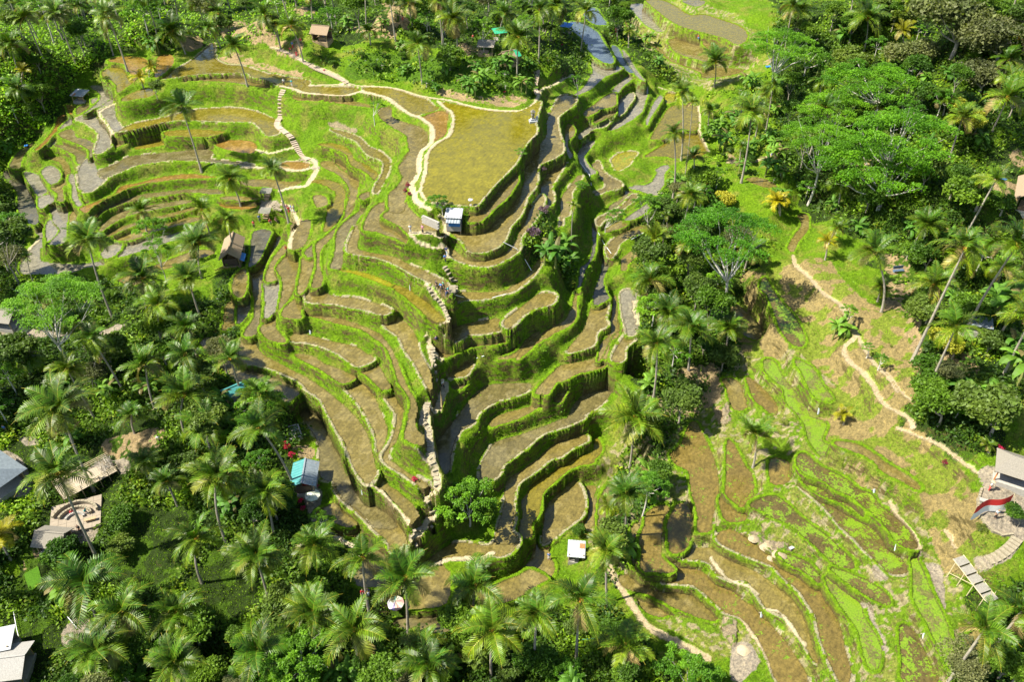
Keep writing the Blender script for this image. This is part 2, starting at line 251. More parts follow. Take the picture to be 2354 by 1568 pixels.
# heights of the open ground between and around the terraces: view x, y, z
CTRL = parse("""0,0,50 300,0,46 600,0,46 900,0,46 1150,0,45 1330,0,38 1450,0,31 1750,20,32 2000,0,40 2354,0,50
0,120,42 200,100,37 330,60,38 500,60,40 700,50,43 850,80,42 1000,90,42 1150,90,42 1200,60,43 1290,100,40 1330,200,34
600,110,36.8 800,150,38 950,170,38 1100,200,37.5 1220,190,38 700,110,40 1050,130,41 1150,140,41 100,200,35 30,270,29 150,240,30 0,400,23 20,550,19 0,700,16
60,650,16.5 300,700,15 500,650,16 550,560,20 200,800,14 50,800,15 400,800,14 540,720,17 20,1000,14 200,1000,12 400,950,13 600,1000,13.5 650,900,15
200,1150,10 60,1150,13 400,1200,10 600,1200,11 690,1100,14.4 700,1200,12.6 100,1350,9 300,1400,8 550,1400,8 800,1500,5 1000,1500,5 1200,1480,5 100,1550,8 500,1550,5 1000,1560,3
1250,600,23 1260,560,25.5 1300,700,20 1310,520,21.5 1420,640,20 1500,600,19.5 1480,800,18 1500,900,16 1560,700,20 1600,900,16 1450,1050,10 1420,1200,6 1350,1320,4.5 1400,1400,4.5 1500,1500,6
1650,750,18 1560,450,21.3 1650,560,22 1650,350,26 1600,280,23.5 1700,200,28 1700,400,26 1800,450,26 1850,330,28 1900,500,28 1800,130,32 2000,200,36 2100,330,38 2300,400,40 2200,200,41
1760,600,22 1850,600,26 1950,640,29 2000,720,29 1950,850,27 1880,700,26 1830,760,23 1720,800,17.5 1900,950,23 1950,780,28 2050,900,28 2100,1000,28 2150,800,33 2250,650,36 2340,800,37 2300,950,34 2200,1050,30
1950,1100,22 2100,1150,24 2250,1120,27 2300,1190,27 2250,1080,27.5 2330,1080,28 2200,1250,24 2100,1250,21 2150,1350,20.5 2250,1400,21 2150,1450,17.5 2300,1500,15 2100,1540,15.5 1950,1450,14.5 2354,1250,27
1600,1450,8 1700,1500,8 1700,1568,6 1850,1560,10 1550,1050,14 1620,1000,14.5 1700,950,16 1300,1400,4 1900,1560,12""")
# painted ground: tile, look, outline (earth, paving, bare rubble, dry hillside, wild green)
PAINT = """
C t 560,60 700,300 900,480 1150,640 1350,640 1560,520 1600,300 1500,150 1300,60
B v 560,500 900,400 1300,430 1800,430 1950,560 1900,720 1500,720 1100,600 800,590 600,590
B e 1240,700 1500,760 1850,785 1900,740 1800,700 1600,735 1400,690 1260,650
A e 1620,430 1700,480 1850,480 2050,550 2240,590 2240,540 2050,500 1850,430 1680,410
L t -900,700 -500,200 0,-100 700,0 1000,500 1250,900 1500,1200 1750,1568 1900,2400 600,2400 -200,2100 -900,1500 -1000,1100
K v 90,640 260,470 300,560 210,700 110,860
H d 480,600 800,600 1000,850 1300,1000 1500,1400 1450,1568 900,1568 600,1300 420,1100 380,800
L d 750,150 1450,150 1450,500 1700,700 1900,1000 2050,1400 1900,1568 1650,1568 1500,1100 1250,950 1000,900 780,640 700,400
G d 1840,1040 2100,900 2240,1200 2240,1500 1900,1480 1850,1250
O r 1690,460 1780,440 1900,520 2040,560 2100,620 2000,680 1880,650 1770,560
O c 1660,1280 1780,1300 1850,1420 1740,1540 1640,1560 1620,1400
O r 1560,1080 1660,1090 1680,1200 1640,1300 1560,1200
P c 560,480 610,520 640,600 670,680 700,760 670,780 640,690 600,600 570,530
P c 700,130 740,190 790,260 830,320 870,400 930,480 940,600 900,560 860,460 810,350 740,230
P c 860,390 920,400 950,520 940,610 910,600 880,470
P c 640,400 690,410 700,460 650,450
P r 100,160 160,170 170,200 110,200
L e 860,740 940,780 950,830 880,800
L e 1000,800 1080,830 1060,860 1000,850
J c 1280,970 1370,950 1420,1000 1480,1090 1450,1130 1380,1080 1320,1020
J e 1370,520 1500,530 1470,600 1380,650 1370,580
J e 1330,1280 1450,1290 1440,1360 1420,1440 1380,1340
J e 380,960 520,950 540,1040 430,1050
J c 430,1280 560,1270 600,1330 560,1480 580,1560 540,1560 480,1400
J e 1340,740 1400,760 1400,860 1340,860
F c 150,360 240,370 300,420 260,440 140,440
F e 360,470 440,480 430,540 380,530
F c 430,60 560,60 600,120 520,140 470,90
I c 0,900 120,920 240,1100 200,1230 60,1240 0,1200
I c 390,1400 560,1270 720,1340 740,1400 690,1568 520,1568 500,1460 400,1450
I c 130,790 300,790 300,840 200,850
I e 800,800 1000,760 1200,720 1220,850 1000,950 800,900
I c 860,960 950,960 960,1040 900,1060
M c 460,1200 600,1080 700,1160 640,1280 500,1320
M s 170,760 290,700 330,830 220,930
M e 200,620 290,580 290,700 180,740
M l 1000,480 1250,330 1300,700 1150,800 1000,650
M l 1500,900 1850,800 1850,1000 1700,1050
M e 800,1040 1100,1000 1150,1100 900,1130
E c 0,1230 130,1250 230,1320 500,1370 900,1290 900,1330 500,1400 100,1400 0,1350
A e 1330,260 1480,270 1500,330 1440,380 1350,350
A e 1600,160 1800,140 2000,230 2240,270 2240,400 2000,330 1800,300 1640,250
B e 100,50 330,60 300,110 180,100
B e 830,20 960,10 1080,110 1060,200 950,180 850,110
B e 1400,320 1520,340 1640,400 1500,410 1400,380
B e 0,300 200,360 220,440 120,420 0,380
B e 560,200 900,180 900,300 800,280 600,230
B o2 420,920 480,900 640,960 600,990 470,950
D e 2140,1150 2240,1130 2240,1240 2150,1230
D e 1960,1380 2200,1360 2200,1480 2100,1500 1980,1460
D e 1000,1200 1100,1180 1100,1260 1010,1260
H e 1180,560 1380,580 1370,720 1260,720
H e 1260,700 1400,700 1400,850 1320,900 1480,1100 1480,1290 1420,1300 1330,1050 1190,950
H e 1400,1320 1800,1280 1900,1400 1850,1460 1600,1400
C e 1600,420 1700,430 1680,500 1600,480
C e 1740,1060 1800,1080 1770,1150 1720,1130
C e 1360,1130 1430,1140 1430,1210 1380,1200
L c 1900,800 2060,780 2240,860 2240,1300 2100,1300 1960,1230 1890,1100 1930,960
L c 1880,1460 2050,1440 2150,1350 2200,1280 2240,1290 2240,1340 2160,1440 2040,1510 1920,1568
K e 1180,1110 1290,1060 1320,1110 1230,1150
K e 1850,330 2100,250 2200,300 2240,500 2100,600 1950,640 2150,420
K e 2180,600 2240,560 2240,700
L r 0,330 50,300 50,430 0,470
""".strip().splitlines()
# footpaths: tile, width in metres, look, line
PATHS = """
B 1.2 p 80,640 190,670 240,690 530,712 640,690 680,680 800,710 900,750 1000,830 1110,880 1180,920 1200,960 1190,1050 1120,1140 1100,1200 1100,1290 1050,1370 1060,1450 1090,1500 1180,1560
B 0.8 p 280,635 550,635 680,640 850,640 960,665 1100,710 1230,740 1330,745 1500,790 1700,820 1850,810 1950,750 2010,700 2090,640 2240,560
B 0.7 p 1240,750 1300,810 1350,850 1350,930 1320,1010 1220,1070 1160,1150 1150,1250 1120,1370 1110,1430 1150,1490
A 0.6 p 835,1000 780,920 730,840 850,770
F 0.9 p 0,125 100,130 250,140 420,140 520,130 560,110 520,60
F 1.3 p 560,150 540,190 480,250 400,290 300,300
F 0.8 p 300,400 380,470 420,520 390,590 370,650 365,730
A 0.8 p 1900,1110 2000,1130 2100,1110 2200,1090
F 0.9 p 1270,640 1330,690 1450,730 1530,760 1540,800
F 0.9 p 1260,620 1400,600 1480,605 1540,640
F 1.1 p 1480,490 1520,560 1530,620
F 0.8 p 1380,1000 1450,1100 1500,1180 1540,1260 1480,1290 1520,1340 1490,1400
J 0.9 p 1380,150 1400,230 1420,330 1440,400 1450,500 1480,530
J 1.4 p 1520,510 1450,590 1390,640 1370,700 1350,780 1390,830 1400,930 1410,1050 1450,1180 1460,1280 1400,1330 1420,1400 1430,1568
J 0.9 p 1410,220 1450,290 1490,330
N 1.4 p 1240,50 1220,150 1170,190 1190,290 1210,370 1180,430 1060,430 1050,480 1090,560 1110,620
N 0.5 p 1020,400 1000,350 900,240 800,150 710,100
N 0.7 p 1100,750 1250,680 1400,650 1560,650 1650,610
N 0.8 c 330,430 440,470 520,520 600,560
H 0.9 e 520,560 560,620 640,700 740,840 860,900 900,960 950,1060 990,1150 910,1240 890,1300 960,1380 1060,1460 1140,1568
L 0.9 e 930,0 1050,100 1120,190 1180,290 1260,350 1380,410 1420,480
L 0.8 e 1310,500 1420,550 1560,600 1650,640 1720,730 1880,820
H 0.6 e 1000,1150 1060,1270 1130,1380 1220,1460 1300,1568
L 0.6 e 1150,40 1240,110 1330,220 1410,300
B 1.0 p 0,350 100,370 250,460 400,530 540,600 580,640
C 0.7 p 870,650 960,690 1000,690
C 0.5 p 1160,780 1175,900 1170,960 1200,1060 1240,1130
C 0.9 e 1380,1210 1600,1205 1720,1140 1780,1080
O 1.2 e 700,700 800,850 900,1030 1000,1170 1200,1270 1450,1390
O 0.5 p 1480,650 1600,800 1760,860 1830,920
O 0.5 p 1900,1030 2000,1060 2100,1200 2170,1290
O 0.5 e 1580,1050 1700,1090 1800,1240 1880,1350 1940,1500 2020,1568
L 0.7 e 1240,1050 1300,1160 1400,1270 1460,1370 1420,1390
L 0.6 e 1660,1270 1720,1390
G 0.4 p 1130,1120 1130,1200 1160,1290
E 0.6 p 210,740 250,700 300,650
""".strip().splitlines()
# ------------------------------------------------------------------ terrain
def _hash(ix, iy, k):
    h = (ix.astype(np.int64) * 374761393 + iy.astype(np.int64) * 668265263 + k * 1442695041) & 0xFFFFFFFF
    h = ((h ^ (h >> 13)) * 1274126177) & 0xFFFFFFFF
    return ((h ^ (h >> 16)) & 0xFFFF) / 65535.0
def vnoise(x, y, k=0):
    x = np.asarray(x, dtype=np.float64); y = np.asarray(y, dtype=np.float64)
    ix = np.floor(x); iy = np.floor(y); fx = x - ix; fy = y - iy
    fx = fx * fx * (3 - 2 * fx); fy = fy * fy * (3 - 2 * fy)
    a = _hash(ix, iy, k); b = _hash(ix + 1, iy, k); c = _hash(ix, iy + 1, k); d = _hash(ix + 1, iy + 1, k)
    return (a + (b - a) * fx) * (1 - fy) + (c + (d - c) * fx) * fy
def fbm(x, y, k=0, n=3):
    s = 0; a = 1; t = 0
    for i in range(n):
        s = s + a * vnoise(x * 2 ** i, y * 2 ** i, k + i); t += a; a *= 0.55
    return s / t
def smooth_loop(p, n=3):
    p = np.array(p); m = len(p); out = []
    for i in range(m):
        a, b, c, d = p[i - 1], p[i], p[(i + 1) % m], p[(i + 2) % m]
        for j in range(n):
            t = j / n
            out.append(0.5 * ((2 * b) + (-a + c) * t + (2 * a - 5 * b + 4 * c - d) * t * t + (-a + 3 * b - 3 * c + d) * t ** 3))
    return np.array(out)
def smooth_line(p, n=4):
    p = [p[0]] + list(p) + [p[-1]]; p = np.array(p, dtype=float); out = []
    for i in range(1, len(p) - 2):
        a, b, c, d = p[i - 1], p[i], p[i + 1], p[i + 2]
        for j in range(n):
            t = j / n
            out.append(0.5 * ((2 * b) + (-a + c) * t + (2 * a - 5 * b + 4 * c - d) * t * t + (-a + 3 * b - 3 * c + d) * t ** 3))
    out.append(p[-1]); return np.array(out)
# fan-shaped grid: fine where the photograph looks, coarse outskirts out to the horizon
ys = [-40.0, -10.0, 15.0, 30.0, 40.0]; y = 46.0
while y < 300:
    ys.append(y); a2 = (92.0 ** 2) / (92.0 ** 2 + y * y)
    y += min(0.34, 92.0 / a2 / 830 / 1.05) if y < 235 else 0.5
while y < 4000:
    ys.append(y); y *= 1.03
ys = np.array(ys)
def Dy(y): return np.maximum(y * CP + 59.0, 30)
sv_ = list(np.arange(-0.70, 0.7001, 1 / 720.0))
s = 0.72; ext = []
while s < 6: ext.append(s); s *= 1.06
sv_ = np.array([-e for e in ext[::-1]] + sv_ + ext)
NY, NX = len(ys), len(sv_)
X = (sv_[None, :] * Dy(ys)[:, None]); Y = np.repeat(ys[:, None], NX, 1)
print('grid', NY, NX)
# --- outlines in world space
polys = []
for ln in PADDY:
    t, z, look, rim, gid, rest = ln.split(' ', 5); z = float(z)
    pts = [at_z(*t2z(t, *p), z) for p in parse(rest)]
    polys.append(dict(ex=.46 if t in 'LOP' else .26, z=z, look=look, rim=rim, gid=gid, raw=np.array(pts), p=smooth_loop(pts)))
cw = []
for i in range(0, len(CTRL)):
    pass
CT = [CTRL[i] for i in range(len(CTRL))]
fx, fy, fz, fw = [], [], [], []
for c in CT:
    x_, y_ = at_z(c[0], c[1], c[2]); fx.append(x_); fy.append(y_); fz.append(c[2]); fw.append(1.0)
for r_ in polys:
    q = r_['raw'][::2]
    for v in q: fx.append(v[0]); fy.append(v[1]); fz.append(r_['z']); fw.append(0.35)
for a in range(0, 360, 20):   # far ring
    fx.append(900 * math.sin(R(a))); fy.append(150 + 900 * math.cos(R(a))); fz.append(50 if 60 > a or a > 300 else 15); fw.append(40)
fx, fy, fz, fw = map(np.array, (fx, fy, fz, fw))
ri = np.unique(np.r_[0:NY:10, NY - 1]); ci = np.unique(np.r_[0:NX:12, NX - 1])
Xc, Yc = X[np.ix_(ri, ci)], Y[np.ix_(ri, ci)]
d2 = (Xc[..., None] - fx) ** 2 + (Yc[..., None] - fy) ** 2 + 30.0
wgt = fw / d2 ** 1.6
Zc = (wgt * fz).sum(-1) / wgt.sum(-1)
def up(Zc):
    rr = np.interp(np.arange(NY), ri, np.arange(len(ri))); cc = np.interp(np.arange(NX), ci, np.arange(len(ci)))
    r0 = np.minimum(rr.astype(int), len(ri) - 2); c0 = np.minimum(cc.astype(int), len(ci) - 2)
    fr = (rr - r0)[:, None]; fc = (cc - c0)[None, :]
    return ((Zc[r0][:, c0] * (1 - fr) + Zc[r0 + 1][:, c0] * fr) * (1 - fc) + (Zc[r0][:, c0 + 1] * (1 - fr) + Zc[r0 + 1][:, c0 + 1] * fr) * fc)
Zfar = up(Zc) + (fbm(X / 9, Y / 9, 5) - 0.5) * 1.6 * (np.abs(sv_)[None, :] < 0.8) + (fbm(X / 120, Y / 120, 9) - 0.5) * 40 * np.clip((Y - 330) / 300, 0, 1)
del Zc, wgt, d2
Zp = np.full((NY, NX), -1e9); PID = np.full((NY, NX), -1, np.int32)
W = 0.01 * np.ones((NY, NX)); WZ = W * Zfar
NZ = (fbm(X * 1.1, Y * 1.1, 21, 2) - 0.5)
NZ2 = fbm(X * .35, Y * .35, 23, 2) - .5
def window(p, m):
    x0, y0 = p.min(0) - m; x1, y1 = p.max(0) + m
    r0, r1 = np.searchsorted(ys, y0), np.searchsorted(ys, y1)
    if r1 <= r0: return None
    D0, D1 = Dy(ys[r0]), Dy(ys[min(r1, NY - 1)])
    s0 = min(x0 / D0, x0 / D1); s1 = max(x1 / D0, x1 / D1)
    c0, c1 = np.searchsorted(sv_, s0), np.searchsorted(sv_, s1)
    return (slice(r0, r1), slice(c0, c1)) if c1 > c0 else None
def sdist(x, y, p, closed=True):
    """distance to an outline, index of the nearest edge, inside flag"""
    n = len(p); best = np.full(x.shape, 1e9); idx = np.zeros(x.shape, np.int32); ins = np.zeros(x.shape, bool)
    for i in range(n if closed else n - 1):
        a = p[i]; b = p[(i + 1) % n]; ex, ey = b - a; L = ex * ex + ey * ey + 1e-9
        t = np.clip(((x - a[0]) * ex + (y - a[1]) * ey) / L, 0, 1)
        dd = (x - a[0] - t * ex) ** 2 + (y - a[1] - t * ey) ** 2
        m = dd < best; best[m] = dd[m]; idx[m] = i
        if closed and abs(ey) > 1e-9:
            c = (a[1] > y) != (b[1] > y); ins ^= c & (x < ex * (y - a[1]) / ey + a[0])
    return np.sqrt(best), idx, ins
REACH = 6.0
for k, q in enumerate(polys):
    wd = window(q['p'], REACH)
    if wd is None: continue
    x, y = X[wd], Y[wd]; d, idx, ins = sdist(x, y, q['p'])
    sd_ = np.where(ins, -d, d) - q['ex'] + NZ[wd] * .16 * (d < 1.2); ins = sd_ < 0; d = np.abs(sd_ + (NZ2[wd] * .30) * (sd_ > 0))
    q['wd'] = wd; q['d'] = d.astype(np.float32); q['i'] = idx; q['in'] = ins
    wk = np.where(ins, 0, np.clip(1 / np.maximum(d, 0.12) ** 3.2 - 1 / REACH ** 3.2, 0, None))
    W[wd] += wk; WZ[wd] += wk * q['z']
    hit = ins & (q['z'] > Zp[wd]); Zp[wd] = np.where(hit, q['z'], Zp[wd]); PID[wd] = np.where(hit, k, PID[wd])
Z = np.where(PID >= 0, Zp, WZ / W)
outside = PID < 0
Z = Z + outside * ((fbm(X * 0.9, Y * 0.9, 31) - 0.5) * 0.5 + (fbm(X * 2.6, Y * 2.6, 33, 2) - 0.5) * 0.22)
def zat(x, y):
    x = np.asarray(x, float); y = np.asarray(y, float)
    r = np.clip(np.interp(y, ys, np.arange(NY)), 0, NY - 1.001); c = np.clip(np.interp(x / Dy(y), sv_, np.arange(NX)), 0, NX - 1.001)
    r0 = r.astype(int); c0 = c.astype(int); fr = r - r0; fc = c - c0
    return (Z[r0, c0] * (1 - fr) + Z[r0 + 1, c0] * fr) * (1 - fc) + (Z[r0, c0 + 1] * (1 - fr) + Z[r0 + 1, c0 + 1] * fr) * fc
# bunds: a low bank along every edge that does not lie against a higher terrace
LOOK = np.zeros((NY, NX), np.int8)          # 0 open ground, 1 paddy, 2 footpath, 3 bund, 4 stone bund
LOOK[PID >= 0] = 1
Zr = Z.copy()
for k, q in enumerate(polys):
    if 'wd' not in q: continue
    p = q['p']; n = len(p); nx_ = np.roll(p, -1, 0); mid = (p + nx_) / 2; e = nx_ - p
    area = (p[:, 0] * nx_[:, 1] - nx_[:, 0] * p[:, 1]).sum(); nrm = np.stack([e[:, 1], -e[:, 0]], 1) * (1 if area > 0 else -1)
    nrm /= np.linalg.norm(nrm, axis=1)[:, None] + 1e-9
    zo = np.minimum(zat(*(mid + nrm * 0.9).T), zat(*(mid + nrm * 1.7).T))
    flag = zo < q['z'] + 0.12
    if q['gid'] != '-':
        for o in polys:
            if o is not q and o['gid'] == q['gid']:
                _, _, i1 = sdist(mid[:, 0] + nrm[:, 0] * 0.4, mid[:, 1] + nrm[:, 1] * 0.4, o['p']); flag &= ~i1
    wd = q['wd']; f = flag[q['i']]; d = q['d']; ins = q['in']
    wid = 0.10
    own = PID[wd] == k
    r_in = f & ins & own & (d < wid)
    r_out = f & ~ins & (d < (0.40 if q['rim'] == 'g' else 0.54)) & (Zr[wd] < q['z'] + 0.3) & ((PID[wd] < 0) | (Zp[wd] < q['z'] - .2))
    h = q['z'] + 0.16 + 0.30 * NZ[wd]
    m = r_in | r_out
    Zr[wd] = np.where(m, h, Zr[wd]); LOOK[wd] = np.where(m, np.where((d < .30 + NZ[wd] * .5) & (q['rim'] == 's'), 4, 3), LOOK[wd])
Z = Zr; del Zr, W, WZ
PID[LOOK >= 3] = -1
def hits(px, py):
    """where view rays through photograph points meet the terrain"""
    px = np.atleast_1d(np.asarray(px, float)); py = np.atleast_1d(np.asarray(py, float))
    a = (px - 1177) / FPX; b = -(py - 784) / FPX
    dx, dy, dz = a, b * SP + CP, b * CP - SP
    lo = (60 - CAMZ) / dz; t = lo.copy(); done = np.zeros(t.shape, bool); st = 0.6
    for _ in range(900):
        zz = zat(dx * t, dy * t); below = CAMZ + dz * t < zz
        done |= below; t = np.where(done, t, t + st)
        if done.all(): break
    l = t - st; h = t.copy()
    for _ in range(10):
        m = (l + h) / 2; b_ = CAMZ + dz * m < zat(dx * m, dy * m); h = np.where(b_, m, h); l = np.where(b_, l, m)
    return np.stack([dx * h, dy * h, CAMZ + dz * h], 1)
def hit1(t, x, y): return Vector(hits(*[[v] for v in t2z(t, x, y)])[0])
# --- colours (albedo) of the ground
C = np.zeros((NY, NX, 4), np.float32)
n1 = fbm(X / 2.2, Y / 2.2, 41)[..., None]; n2 = fbm(X / 7, Y / 7, 51)[..., None]; n3 = fbm(X * 1.7, Y * 1.7, 61, 2)[..., None]
gx = np.gradient(Z, axis=1) / np.maximum(np.gradient(X, axis=1), 1e-3); gy = np.gradient(Z, axis=0) / np.gradient(ys)[:, None]
slope = np.sqrt(gx ** 2 + gy ** 2)
def L3(*c): return np.array(c, np.float32)
grass = L3(.155, .27, .006) * (1 - n2) + L3(.095, .20, .006) * n2
dry = L3(.26, .22, .055)
k_ = np.clip((n1 - .50) * 5, 0, 1) * .5
base = grass * (1 - k_) + dry * k_
C[..., :3] = base
hill = {}
for ln in PAINT:
    t, look, rest = ln.split(' ', 2); pz = [t2z(t, *v) for v in parse(rest)]
    hp = hits([v[0] for v in pz], [v[1] for v in pz])[:, :2]; wd = window(hp, 1)
    if wd is None: continue
    d, _, ins = sdist(X[wd], Y[wd], smooth_loop(hp, 2)); d = np.where(ins, -d, d) + (fbm(X[wd] / 1.5, Y[wd] / 1.5, 71) - .5) * (1.6 if look in 'der' else .5)
    m = (d < 0) & (PID[wd] < 0)
    a = C[wd]; nn = n1[wd]; n33 = n3[wd]
    if look == 'd': c = L3(.27, .235, .075) * (1 - nn * .0) ; c = np.where(nn > .52, L3(.20, .255, .03), L3(.30, .235, .095))
    elif look == 't': c = np.where(n33 > .60, L3(.34, .30, .16), np.where(nn > .47, L3(.22, .25, .045), L3(.145, .25, .012))); m &= (LOOK[wd] == 0)
    elif look == 'l': c = L3(.15, .25, .012) * (.8 + .4 * nn)
    elif look == 'v': c = L3(.08, .17, .01) + 0 * nn
    elif look == 'e': c = np.where((nn * .6 + n33 * .4) > .56, base[wd], L3(.36, .27, .14) + 0 * nn)
    elif look == 'r': c = np.where(n33 > .62, L3(.16, .24, .04), L3(.34, .28, .18) * (.75 + .5 * n33)); Z[wd] += m * (n33[..., 0]) * .7
    elif look == 'c': c = L3(.36, .31, .235) * (.85 + .3 * n33)
    elif look == 's': c = L3(.18, .36, .01) + 0 * nn
    elif look == 'o2': c = L3(.3, .25, .15) + 0 * nn
    a[..., :3] = np.where(m[..., None], c, a[..., :3]); C[wd] = a
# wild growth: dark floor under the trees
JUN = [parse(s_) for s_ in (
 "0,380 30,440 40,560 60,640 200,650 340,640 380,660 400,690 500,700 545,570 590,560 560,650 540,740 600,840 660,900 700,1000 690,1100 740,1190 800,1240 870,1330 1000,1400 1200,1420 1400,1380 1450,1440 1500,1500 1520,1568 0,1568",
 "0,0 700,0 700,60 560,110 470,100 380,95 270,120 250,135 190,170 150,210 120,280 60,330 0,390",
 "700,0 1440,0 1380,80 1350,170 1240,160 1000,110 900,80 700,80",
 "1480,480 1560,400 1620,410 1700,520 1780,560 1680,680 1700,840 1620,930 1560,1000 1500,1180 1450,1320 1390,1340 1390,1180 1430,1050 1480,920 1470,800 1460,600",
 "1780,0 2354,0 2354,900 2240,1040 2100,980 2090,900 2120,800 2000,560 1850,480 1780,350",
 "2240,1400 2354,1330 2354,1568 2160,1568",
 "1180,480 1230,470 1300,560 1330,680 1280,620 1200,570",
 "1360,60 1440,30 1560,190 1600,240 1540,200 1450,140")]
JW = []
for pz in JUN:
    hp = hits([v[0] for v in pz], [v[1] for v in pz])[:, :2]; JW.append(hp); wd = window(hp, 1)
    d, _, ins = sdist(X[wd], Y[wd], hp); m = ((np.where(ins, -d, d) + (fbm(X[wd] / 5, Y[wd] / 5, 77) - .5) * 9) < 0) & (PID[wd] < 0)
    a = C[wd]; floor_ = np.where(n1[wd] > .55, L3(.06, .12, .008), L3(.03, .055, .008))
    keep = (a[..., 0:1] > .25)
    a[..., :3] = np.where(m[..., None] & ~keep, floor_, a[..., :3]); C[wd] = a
PC = dict(m=(.138, .110, .030, .04), n=(.114, .096, .036, .03), w=(.175, .160, .115, 0), v=(.088, .082, .055, 0), b=(.075, .10, .125, 0), o=(.185, .112, .022, .05),  # blue and pale grey water: sky reflection is painted into the base colour
          y=(.140, .116, .014, .05), Y=(.142, .124, .007, .02), A=(.19, .175, .012, .33), a=(.11, .11, .03, .60), G=(.09, .07, .022, .50), H=(.135, .100, .026, .27))
for k, q in enumerate(polys):
    if 'wd' not in q: continue
    wd = q['wd']; m = PID[wd] == k; a = C[wd]; j = .92 + .16 * ((k * 37) % 11) / 10
    c = np.array(PC[q['look']], np.float32); nn = n2[wd]
    cc = c[:3] * j * (.88 + .24 * nn)
    if q['look'] in 'mno':   # drained patches are paler
        cc = np.where(n1[wd] > .58, cc * 1.12 + .012, cc)
    a[..., :3] = np.where(m[..., None], cc, a[..., :3]); a[..., 3] = np.where(m, c[3], a[..., 3]); C[wd] = a
m = LOOK == 3; C[m, :3] = (L3(.165, .31, .006) * (.7 + .6 * n3) + 0)[m]
m = LOOK == 4; C[m, :3] = np.where(n3 > .66, L3(.17, .25, .01), L3(.43, .39, .24) * (.8 + .35 * n3))[m]
PL = []
for ln in PATHS:
    t, wd_, look, rest = ln.split(' ', 3); pz = [t2z(t, *v) for v in parse(rest)]
    hp3 = hits([v[0] for v in pz], [v[1] for v in pz]); hp = smooth_line(hp3[:, :2], 3); PL.append((hp3, look)); ww = float(wd_) * .42 + .04; ww_n = 1
    wd = window(hp, 2)
    if wd is None: continue
    d, idx, _ = sdist(X[wd], Y[wd], hp, False)
    m = (d + NZ[wd] * .45 < ww) & ((PID[wd] < 0) | (look == 'p'))
    zl = hp3[:, 2].copy()
    for _ in range(4): zl[1:-1] = zl[1:-1] * .5 + (zl[:-2] + zl[2:]) * .25
    zt = smooth_line(zl[:, None], 3)[:, 0][idx]; bl = np.clip(1 - (d - ww) / 1.0, 0, 1) * (PID[wd] < 0); bl = np.where(m, 1, bl)
    Z[wd] = Z[wd] * (1 - bl) + (zt + .06) * bl
    a = C[wd]; c = {'p': L3(.40, .34, .21), 'c': L3(.38, .32, .22), 'e': L3(.35, .28, .165)}[look] * (.8 + .35 * n3[wd])
    a[..., :3] = np.where(m[..., None], c, a[..., :3]); C[wd] = a; LOOK[wd] = np.where(m, 2, LOOK[wd]); PID[wd] = np.where(m, -1, PID[wd])
gx = np.gradient(Z, axis=1) / np.maximum(np.gradient(X, axis=1), 1e-3); gy = np.gradient(Z, axis=0) / np.gradient(ys)[:, None]
m = ((LOOK == 2) | (LOOK == 4)) & (np.sqrt(gx ** 2 + gy ** 2) > 1.6); C[m, :3] = np.where(n3 > .5, L3(.13, .17, .02), L3(.20, .15, .07))[m]; LOOK[m & (LOOK == 2)] = 0
C = np.clip(C, 0, 1)
# ------------------------------------------------------------------ materials
def mat(name):
    m = bpy.data.materials.new(name); m.use_nodes = True; return m, m.node_tree, m.node_tree.nodes["Principled BSDF"]
def N(t, ty, **kw):
    n = t.nodes.new(ty)
    for k, v in kw.items(): setattr(n, k, v)
    return n
def noise(t, scale, detail=3, rough=.6, vec=None):
    n = N(t, "ShaderNodeTexNoise"); n.inputs["Scale"].default_value = scale; n.inputs["Detail"].default_value = detail; n.inputs["Roughness"].default_value = rough
    if vec is not None: t.links.new(vec, n.inputs["Vector"])
    return n
def ramp(t, fac, stops):
    r = N(t, "ShaderNodeValToRGB"); e = r.color_ramp.elements
    while len(e) < len(stops): e.new(.5)
    for i, (p, c) in enumerate(stops): e[i].position = p; e[i].color = (*c, 1) if len(c) == 3 else c
    t.links.new(fac, r.inputs[0]); return r
def mulcol(t, a, b, f=1.0, mode='MULTIPLY'):
    m = N(t, "ShaderNodeMix", data_type='RGBA', blend_type=mode); m.inputs[0].default_value = f
    for s_, i in ((a, 6), (b, 7)):
        if hasattr(s_, 'is_linked') or hasattr(s_, 'links'): t.links.new(s_, m.inputs[i])
        else: m.inputs[i].default_value = (*s_, 1)
    return m.outputs[2]
def bump(t, h, b, strength=.5, dist=.1):
    n = N(t, "ShaderNodeBump"); n.inputs["Strength"].default_value = strength; n.inputs["Distance"].default_value = dist
    t.links.new(h, n.inputs["Height"]); t.links.new(n.outputs[0], b.inputs["Normal"])
